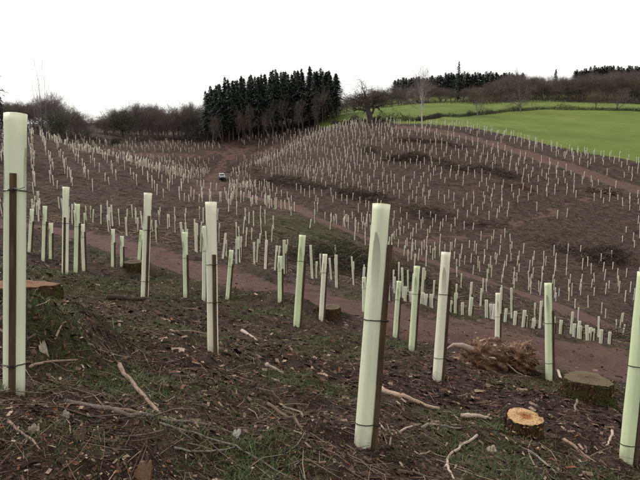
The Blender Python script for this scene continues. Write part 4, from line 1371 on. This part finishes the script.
# loose bark and moss hummock clothing the big stump
def strew_on(parent_pt, n, rad, label, pal, name, cat, hgt=0.02):
    x_ = parent_pt[0] + rng.normal(0, rad, n); y_ = parent_pt[1] + rng.normal(0, rad, n)
    nr = slope_frame(x_, y_); D = flat_dirs(nr, 0.5); W_ = np.cross(D, nr)
    sz = (0.003 + 0.012 * rng.random(n) ** 2) * np.clip(parent_pt[1] / 3, 0.6, 2)
    P = np.stack([x_, y_, H(x_, y_) + hgt * rng.random(n)], 1)
    a = D * sz[:, None]; b = W_ * (sz * rng.uniform(0.3, 0.6, n))[:, None]; up = nr * (sz * 0.25)[:, None]
    Vq = np.stack([P - a - b, P + a - b, P + a + b, P - a + b, P - a - b + up, P + a - b + up, P + a + b + up, P - a + b + up], 1).reshape(-1, 3)
    fb = np.array([(0, 3, 2, 1), (4, 5, 6, 7), (0, 1, 5, 4), (1, 2, 6, 5), (2, 3, 7, 6), (3, 0, 4, 7)])
    Fq = (np.arange(n)[:, None, None] * 8 + fb[None]).reshape(-1, 4)
    c = pal[rng.integers(0, len(pal), n)] * rng.uniform(0.7, 1.3, (n, 1))
    me = np_mesh(name, Vq, Fq, M_LITTER, face_col=np.repeat(c, 6, 0))
    return tag(link_mesh(name, me), label, cat, kind='stuff')


PAL_ORANGE = np.array([(0.20, 0.095, 0.05), (0.15, 0.07, 0.04), (0.28, 0.18, 0.11), (0.10, 0.05, 0.032)])
PAL_PALE = np.array([(0.42, 0.33, 0.24), (0.34, 0.24, 0.16), (0.24, 0.14, 0.085), (0.50, 0.42, 0.33)])
strew_on(hitg(80, 330), 90, 0.22, 'orange bark fragments spilled at the side of the big left stump', PAL_ORANGE, 'bark_fragments', 'bark')
strew_on(hitg(488, 425), 90, 0.13, 'red and pale splinters beside the freshly cut stump', np.vstack([PAL_ORANGE, PAL_PALE]), 'wood_splinters', 'wood chips')
strew_on(hitg(75, 440), 130, 0.20, 'pale and orange splintered wood in the lower left corner', np.vstack([PAL_ORANGE, PAL_PALE]), 'wood_splinters', 'wood chips')
strew_on(hitg(110, 455), 120, 0.16, 'broken bark shards beside the upright splintered chunk', np.vstack([PAL_ORANGE, PAL_CHIP]), 'bark_fragments', 'bark')
strew_on(hitg(150, 335), 70, 0.30, 'pale wood chips left of the foreground shelter with dark front stake', PAL_PALE * 0.7, 'wood_splinters', 'wood chips')

# ------------------------------------------------------------------ torn root heap
M_ROOT = mat_wood('torn_root_wood', (0.014, 0.008, 0.006), (0.10, 0.052, 0.030), (0.36, 0.24, 0.15), (7, 7, 22), 1.0)


def root_heap():
    p = hitg(503, 372); p = (p[0], p[1] + 0.25, ground_at(p[0], p[1] + 0.25))
    e = empty('root_heap', p)
    tag(e, 'torn-up root heap with frayed pale fibres beside the track at right', 'root heap')
    rd = random.Random(77)
    bm = bmesh.new()
    for cx, cz, rx, rz in ((-0.12, 0.10, 0.27, 0.20), (0.24, 0.07, 0.20, 0.19), (-0.32, 0.03, 0.20, 0.11)):
        r_ = bmesh.ops.create_icosphere(bm, subdivisions=4, radius=1)
        for v in r_['verts']:
            q = v.co.copy(); k = 1 + 0.22 * math.sin(q.x * 6 + cx * 9) * math.sin(q.y * 7) + 0.14 * math.sin(q.z * 13 + q.x * 9) + rd.uniform(-0.05, 0.05)
            v.co = Vector((cx + q.x * rx * k, q.y * 0.22 * k, cz + q.z * rz * k))
    me = bpy.data.meshes.new('root_core'); bm.to_mesh(me); bm.free(); me.materials.append(M_ROOT)
    me.polygons.foreach_set('use_smooth', np.ones(len(me.polygons), bool))
    a_ = me.attributes.new('col', 'FLOAT_COLOR', 'FACE'); a_.data.foreach_set('color', np.tile([0.0, 0.0, 0.0, 1.0], len(me.polygons)).astype(np.float32))
    link_mesh('root_core', me, e)
    b = MB()
    for i in range(300):
        lob = rd.random()
        cx, cz, rx, rz = ((-0.12, 0.10, 0.27, 0.20) if lob < 0.55 else ((0.24, 0.07, 0.20, 0.19) if lob < 0.9 else (-0.32, 0.03, 0.20, 0.11)))
        d = Vector((rd.gauss(0, 1), rd.gauss(-0.3, 1), abs(rd.gauss(0.3, 0.9)))).normalized()
        q = Vector((cx + d.x * rx, d.y * 0.22, cz + d.z * rz))
        L = rd.uniform(0.03, 0.17)
        d2 = (d + Vector((rd.gauss(0, 0.8), rd.gauss(0, 0.8), rd.gauss(-0.1, 0.6)))).normalized()
        d3 = (d2 + Vector((rd.gauss(0, 0.6), rd.gauss(0, 0.6), -0.6))).normalized()
        top = d.z > 0.35
        c = rd.choice([(0.36, 0.26, 0.17), (0.26, 0.16, 0.09), (0.44, 0.36, 0.26), (0.18, 0.09, 0.05)]) if top else rd.choice([(0.15, 0.085, 0.055), (0.22, 0.10, 0.055), (0.09, 0.06, 0.045), (0.32, 0.23, 0.16)])
        r = rd.uniform(0.001, 0.0034)
        b.tube([q - d * 0.02, q + d2 * L * 0.5, q + d2 * L * 0.5 + d3 * L * 0.5], [r, r * 0.8, r * 0.4], 3, c=c, cap=False)
    for i in range(26):        # torn wood slabs
        lob = (-0.12, 0.12, 0.27, 0.20) if i < 17 else (0.24, 0.09, 0.20, 0.18)
        dv = Vector((rd.uniform(-1, 1), rd.uniform(-1, 0.3), rd.uniform(0.1, 1))).normalized()
        q = Vector((lob[0] + dv.x * lob[2] * 0.9, dv.y * 0.21, lob[1] + dv.z * lob[3] * 0.9))
        ax = (dv * 0.4 + Vector((rd.choice([-1, 1]) * rd.uniform(0.5, 1), rd.gauss(0, 0.3), rd.gauss(0.1, 0.4)))).normalized()
        L = rd.uniform(0.06, 0.16); k = rd.uniform(0.008, 0.02)
        b.tube([q - ax * L, q, q + ax * L * rd.uniform(0.5, 1)], [k * 0.3, k, k * 0.15], 5, c=rd.choice([(0.42, 0.29, 0.19), (0.30, 0.17, 0.10), (0.48, 0.38, 0.28), (0.2, 0.1, 0.06)]))
    link_mesh('root_fibres', b.mesh('root_fibres', M_TWIG), e)
    b = MB()
    b.tube([(-0.12, -0.05, 0.16), (-0.30, -0.05, 0.20), (-0.42, -0.06, 0.26), (-0.52, -0.06, 0.27), (-0.60, -0.07, 0.22)], [0.06, 0.045, 0.035, 0.022, 0.012], 9, c=(0.34, 0.25, 0.20))
    b.tube([(-0.10, -0.12, 0.10), (-0.30, -0.16, 0.10), (-0.46, -0.2, 0.06)], [0.05, 0.04, 0.02], 8, c=(0.25, 0.18, 0.14))
    b.tube([(0.05, -0.18, 0.10), (0.15, -0.26, 0.02), (0.28, -0.3, -0.03)], [0.012, 0.009, 0.005], 5, c=(0.3, 0.24, 0.19))
    link_mesh('broken_root', b.mesh('broken_root', M_TWIG, True), e)


root_heap()


# ------------------------------------------------------------------ fallen branches, each its own
def branch(pix, rpx, col, label, name='branch', knots=True, seed=1, group='fallen branches on the near bank', lift=0.0, side=0):
    rd = random.Random(seed)
    P = [Vector(hitg(*q)) for q in pix]
    # resample
    pts = []
    for a, b in zip(P[:-1], P[1:]):
        for i in range(4): pts.append(a.lerp(b, i / 4))
    pts.append(P[-1])
    dep = P[0].y
    r0 = rpx * 1.25 * dep / 640
    out, rad = [], []
    m = len(pts)
    for i, q in enumerate(pts):
        t = i / (m - 1)
        r = r0 * (1 - 0.45 * t) * rd.uniform(0.88, 1.12)
        z = ground_at(q.x, q.y)
        out.append([q.x + rd.gauss(0, r0 * 0.35), q.y + rd.gauss(0, r0 * 0.35), z + r * 0.75 + lift]); rad.append(r)
    zs = [q[2] for q in out]
    for i in range(1, m - 1): out[i][2] = max(zs[i], (zs[i - 1] + zs[i] + zs[i + 1]) / 3)
    o = Vector(out[0])
    b = MB()
    b.tube([Vector(q) - o for q in out], rad, 8, c=col)
    for s in range(side):
        i = rd.randrange(2, m - 1); q = Vector(out[i]) - o
        dvec = Vector((rd.gauss(0, 1), rd.gauss(0, 1), abs(rd.gauss(0.2, 0.3)))).normalized(); L = r0 * rd.uniform(8, 22)
        b.tube([q, q + dvec * L * 0.5, q + dvec * L + Vector((rd.gauss(0, .1), rd.gauss(0, .1), -0.1)) * L], [rad[i] * 0.55, rad[i] * 0.4, rad[i] * 0.2], 5, c=tuple(x * 0.9 for x in col))
    ob = link_mesh(name, b.mesh(name, M_TWIG, True), None, tuple(o))
    return tag(ob, label, 'branch', group)


PALE, TAN, GREY, DARK = (0.44, 0.36, 0.29), (0.30, 0.22, 0.165), (0.22, 0.19, 0.165), (0.10, 0.075, 0.062)
branch([(65, 402), (100, 410), (130, 417), (160, 421), (212, 426)], 2.3, (0.17, 0.135, 0.12), 'thick grey-brown branch lying below the largest left shelter', seed=1, side=1)
branch([(105, 409), (125, 411), (146, 416)], 1.7, TAN, 'short tan branch lying against the thick grey-brown one', seed=2)
branch([(160, 424), (195, 434), (235, 447), (262, 462), (290, 478)], 1.3, GREY, 'long thin grey branch running to the bottom edge left of centre', seed=3, side=2)
branch([(174, 449), (200, 452), (234, 448)], 1.2, GREY, 'thin forked stick crossing the long thin grey branch', seed=4)
branch([(120, 366), (132, 384), (148, 403), (163, 416)], 2.0, TAN, 'tan crooked branch pointing down towards the thick grey-brown one', seed=5)
branch([(8, 422), (24, 436), (40, 450)], 1.4, TAN, 'straight thin stick in the lower left corner', seed=6)
branch([(380, 391), (398, 397), (412, 402), (440, 410)], 2.7, (0.42, 0.31, 0.23), 'thick pale peeled branch right of the large leaning central shelter', seed=7)
branch([(461, 418), (476, 417), (492, 420)], 2.4, PALE, 'short pale stick left of the freshly cut stump', seed=8)
branch([(268, 405), (285, 418), (303, 432)], 1.6, (0.14, 0.10, 0.08), 'dark straight stick left of the large leaning central shelter', seed=9)
branch([(283, 407), (300, 414), (316, 424)], 1.1, GREY, 'thin grey stick beside the dark straight stick', seed=10)
branch([(478, 436), (460, 446), (449, 457), (447, 468), (454, 480)], 1.2, PALE, 'thin pale curved stick bending to the bottom edge right of centre', seed=11)
branch([(400, 433), (420, 425)], 1.2, PALE, 'short pale stick below the thick peeled branch', seed=12)
branch([(376, 423), (387, 432)], 1.2, PALE, 'tiny pale stick at the foot of the large leaning central shelter', seed=13)
branch([(422, 428), (445, 427), (465, 428)], 1.3, GREY, 'level grey stick between the peeled branch and the curved one', seed=14)
branch([(563, 441), (578, 451), (595, 463)], 1.5, TAN, 'tan straight stick left of the right-edge shelter', seed=15)
branch([(530, 452), (545, 464), (557, 476)], 1.2, GREY, 'thin grey stick below the freshly cut stump', seed=16, side=1)
branch([(398, 471), (415, 474), (432, 479)], 1.6, DARK, 'dark stick at the bottom edge right of the large central shelter', seed=17)
branch([(322, 455), (342, 466), (366, 481)], 1.2, DARK, 'thin dark stick at the bottom edge below the large central shelter', seed=18)
branch([(30, 368), (52, 362), (78, 360)], 1.4, TAN, 'thin tan stick below the big left stump', seed=19)
branch([(108, 299), (135, 301), (166, 302)], 2.2, (0.06, 0.042, 0.036), 'dark log lying at the foot of the tall left shelter', seed=20)
branch([(390, 446), (392, 436), (386, 424)], 0.9, GREY, 'fine grey twig curling up beside the peeled branch', seed=21)
branch([(242, 332), (256, 341)], 1.4, PALE, 'short pale stick right of the foreground shelter with dark front stake', seed=22)
branch([(265, 366), (282, 374)], 2.0, PALE, 'pale wood splinter on the grass near the centre foreground', seed=23)
branch([(55, 340), (66, 322)], 1.0, TAN, 'thin stick leaning on the side of the big left stump', seed=24)
branch([(536, 468), (528, 448), (532, 438)], 0.9, TAN, 'thin twig standing by the freshly cut stump', seed=25)
branch([(612, 432), (611, 440), (606, 446)], 1.2, PALE, 'short pale curved twig left of the right-edge shelter', seed=26)
branch([(577, 400), (574, 412)], 1.2, GREY, 'short grey stick in front of the old dull stump', seed=27)
branch([(558, 372), (566, 380)], 1.3, PALE, 'short pale stick right of the upright green shelter', seed=28)
branch([(420, 456), (430, 452), (452, 458)], 0.9, TAN, 'fine tan twig left of the thin curved stick', seed=29)
branch([(88, 345), (104, 352), (132, 358)], 1.0, GREY, 'fine grey stick right of the big left stump', seed=30)


def splinter(px, py, w, h, label, seed, col=(0.30, 0.18, 0.11), lean=0.2):
    rd = random.Random(seed); p = hitg(px, py)
    b = MB(); n = 9
    prof = [(-w / 2, -0.03), (w / 2, -0.03)] + [(w / 2 - w * i / n, h * (0.55 + 0.45 * rd.random()) * (1 - abs(i / n - 0.4) * 0.6)) for i in range(n + 1)]
    t = w * 0.28
    f = [Vector((x, -t / 2 + rd.uniform(-0.1, 0.1) * t, z)) for x, z in prof]; bk = [v + Vector((0, t, 0)) for v in f]
    b.poly(f, c=col); b.poly(bk[::-1], c=tuple(x * 0.5 for x in col))
    for i in range(len(f)):
        j = (i + 1) % len(f); b.poly([f[j], f[i], bk[i], bk[j]], c=tuple(x * rd.uniform(0.5, 0.9) for x in col))
    o = link_mesh('splintered_chunk', b.mesh('splintered_chunk', M_TWIG), None, tuple(p))
    o.rotation_euler = (-lean, rd.uniform(-0.2, 0.2), rd.uniform(-0.5, 0.5))
    return tag(o, label, 'wood chunk', 'splintered wood chunks on the near bank')


splinter(142, 481, 0.055, 0.09, 'upright splintered wood chunk at the bottom edge on the left', 1, (0.20, 0.12, 0.075))
splinter(34, 432, 0.035, 0.035, 'greyish broken wood chunk in the lower left corner', 2, (0.24, 0.19, 0.155), 0.8)
splinter(78, 440, 0.04, 0.06, 'dark bark chunk between the left corner stick and splintered chunk', 3, (0.10, 0.06, 0.05), 0.6)
splinter(66, 418, 0.025, 0.04, 'small pale peg of wood by the thick grey-brown branch', 4, (0.42, 0.36, 0.3), 0.1)
splinter(235, 437, 0.035, 0.045, 'small grey-white chip standing near the long thin grey branch', 5, (0.36, 0.34, 0.31), 0.7)
splinter(492, 452, 0.06, 0.05, 'pale curled wood chunk left below the freshly cut stump', 6, (0.45, 0.36, 0.27), 0.7)
splinter(178, 350, 0.09, 0.02, 'flat pale bark flake left of the foreground shelter with dark front stake', 7, (0.42, 0.33, 0.26), 0.9)
splinter(44, 352, 0.035, 0.07, 'pale wood peg leaning in front of the big left stump', 8, (0.36, 0.3, 0.25), 0.3)


# ------------------------------------------------------------------ vehicle parked at the valley head
def vehicle():
    p = hitg(222, 179.5, 100)
    e = empty('parked_vehicle', tuple(p)); e.rotation_euler = (0, 0, R(14)); e.scale = (0.72,) * 3
    e.location.z = ground_at(p[0], p[1]) - 0.02
    tag(e, 'small white off-road vehicle with dark side parked on the red track', 'vehicle')
    paint = mat_plain('white_paint', (0.75, 0.75, 0.76), 0.3, 0.5); dark = mat_plain('dark_glass', (0.015, 0.02, 0.03), 0.1, 0.6)
    blue = mat_plain('blue_grey_paint', (0.10, 0.13, 0.22), 0.35, 0.5); rub = mat_plain('tyre_rubber', (0.02, 0.02, 0.02), 0.8, 0.2); lamp = mat_plain('lamp_glass', (0.7, 0.7, 0.68), 0.15, 0.6)
    def part(nm, mat, fn, par=None):
        b = MB(); fn(b); me = b.mesh(nm, mat); o = link_mesh(nm, me, par or e)
        m = o.modifiers.new('bevel', 'BEVEL'); m.width = 0.03; m.segments = 2
        return o
    part('body', blue, lambda b: b.box(-0.8, 0.8, -1.8, 1.8, 0.42, 0.95, taper=0.04))
    part('bonnet', paint, lambda b: b.box(-0.74, 0.74, -1.78, -0.75, 0.953, 1.08, taper=0.06))
    cab = part('cabin', paint, lambda b: b.box(-0.74, 0.74, -0.72, 1.7, 0.953, 1.66, taper=0.14))
    part('windscreen', dark, lambda b: b.poly([(-0.62, -0.715, 1.03), (0.62, -0.715, 1.03), (0.55, -0.605, 1.55), (-0.55, -0.605, 1.55)]), cab)
    for s in (-1, 1):
        part('side_window', dark, lambda b: b.poly([(s * 0.735, -0.5, 1.05), (s * 0.735, 1.4, 1.05), (s * 0.635, 1.35, 1.52), (s * 0.635, -0.4, 1.52)][::s]), cab)
        part('headlight', lamp, lambda b: b.tube([(s * 0.56, -1.78, 0.75), (s * 0.56, -1.83, 0.75)], 0.1, 12))
        for y_ in (-1.15, 1.15):
            w = part('wheel', rub, lambda b: b.tube([(s * 0.66, y_, 0.34), (s * 0.86, y_, 0.34)], 0.34, 18))
            part('rim', lamp, lambda b: b.tube([(s * 0.862, y_, 0.34), (s * 0.875, y_, 0.34)], 0.19, 14), w)
    part('bumper', rub, lambda b: b.box(-0.78, 0.78, -1.9, -1.8, 0.42, 0.58))


vehicle()

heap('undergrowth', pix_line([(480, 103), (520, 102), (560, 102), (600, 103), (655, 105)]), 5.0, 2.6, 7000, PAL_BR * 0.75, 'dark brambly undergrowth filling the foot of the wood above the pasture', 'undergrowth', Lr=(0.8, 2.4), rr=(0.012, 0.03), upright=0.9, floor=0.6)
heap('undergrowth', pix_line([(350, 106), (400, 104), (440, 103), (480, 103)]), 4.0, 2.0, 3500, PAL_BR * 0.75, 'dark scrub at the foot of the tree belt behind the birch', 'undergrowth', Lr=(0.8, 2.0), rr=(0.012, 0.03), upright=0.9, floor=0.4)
blk = [tuple(ray(px_, 125)[:2] / ray(px_, 125)[1] * 181) for px_ in (212, 250, 290, 332)]
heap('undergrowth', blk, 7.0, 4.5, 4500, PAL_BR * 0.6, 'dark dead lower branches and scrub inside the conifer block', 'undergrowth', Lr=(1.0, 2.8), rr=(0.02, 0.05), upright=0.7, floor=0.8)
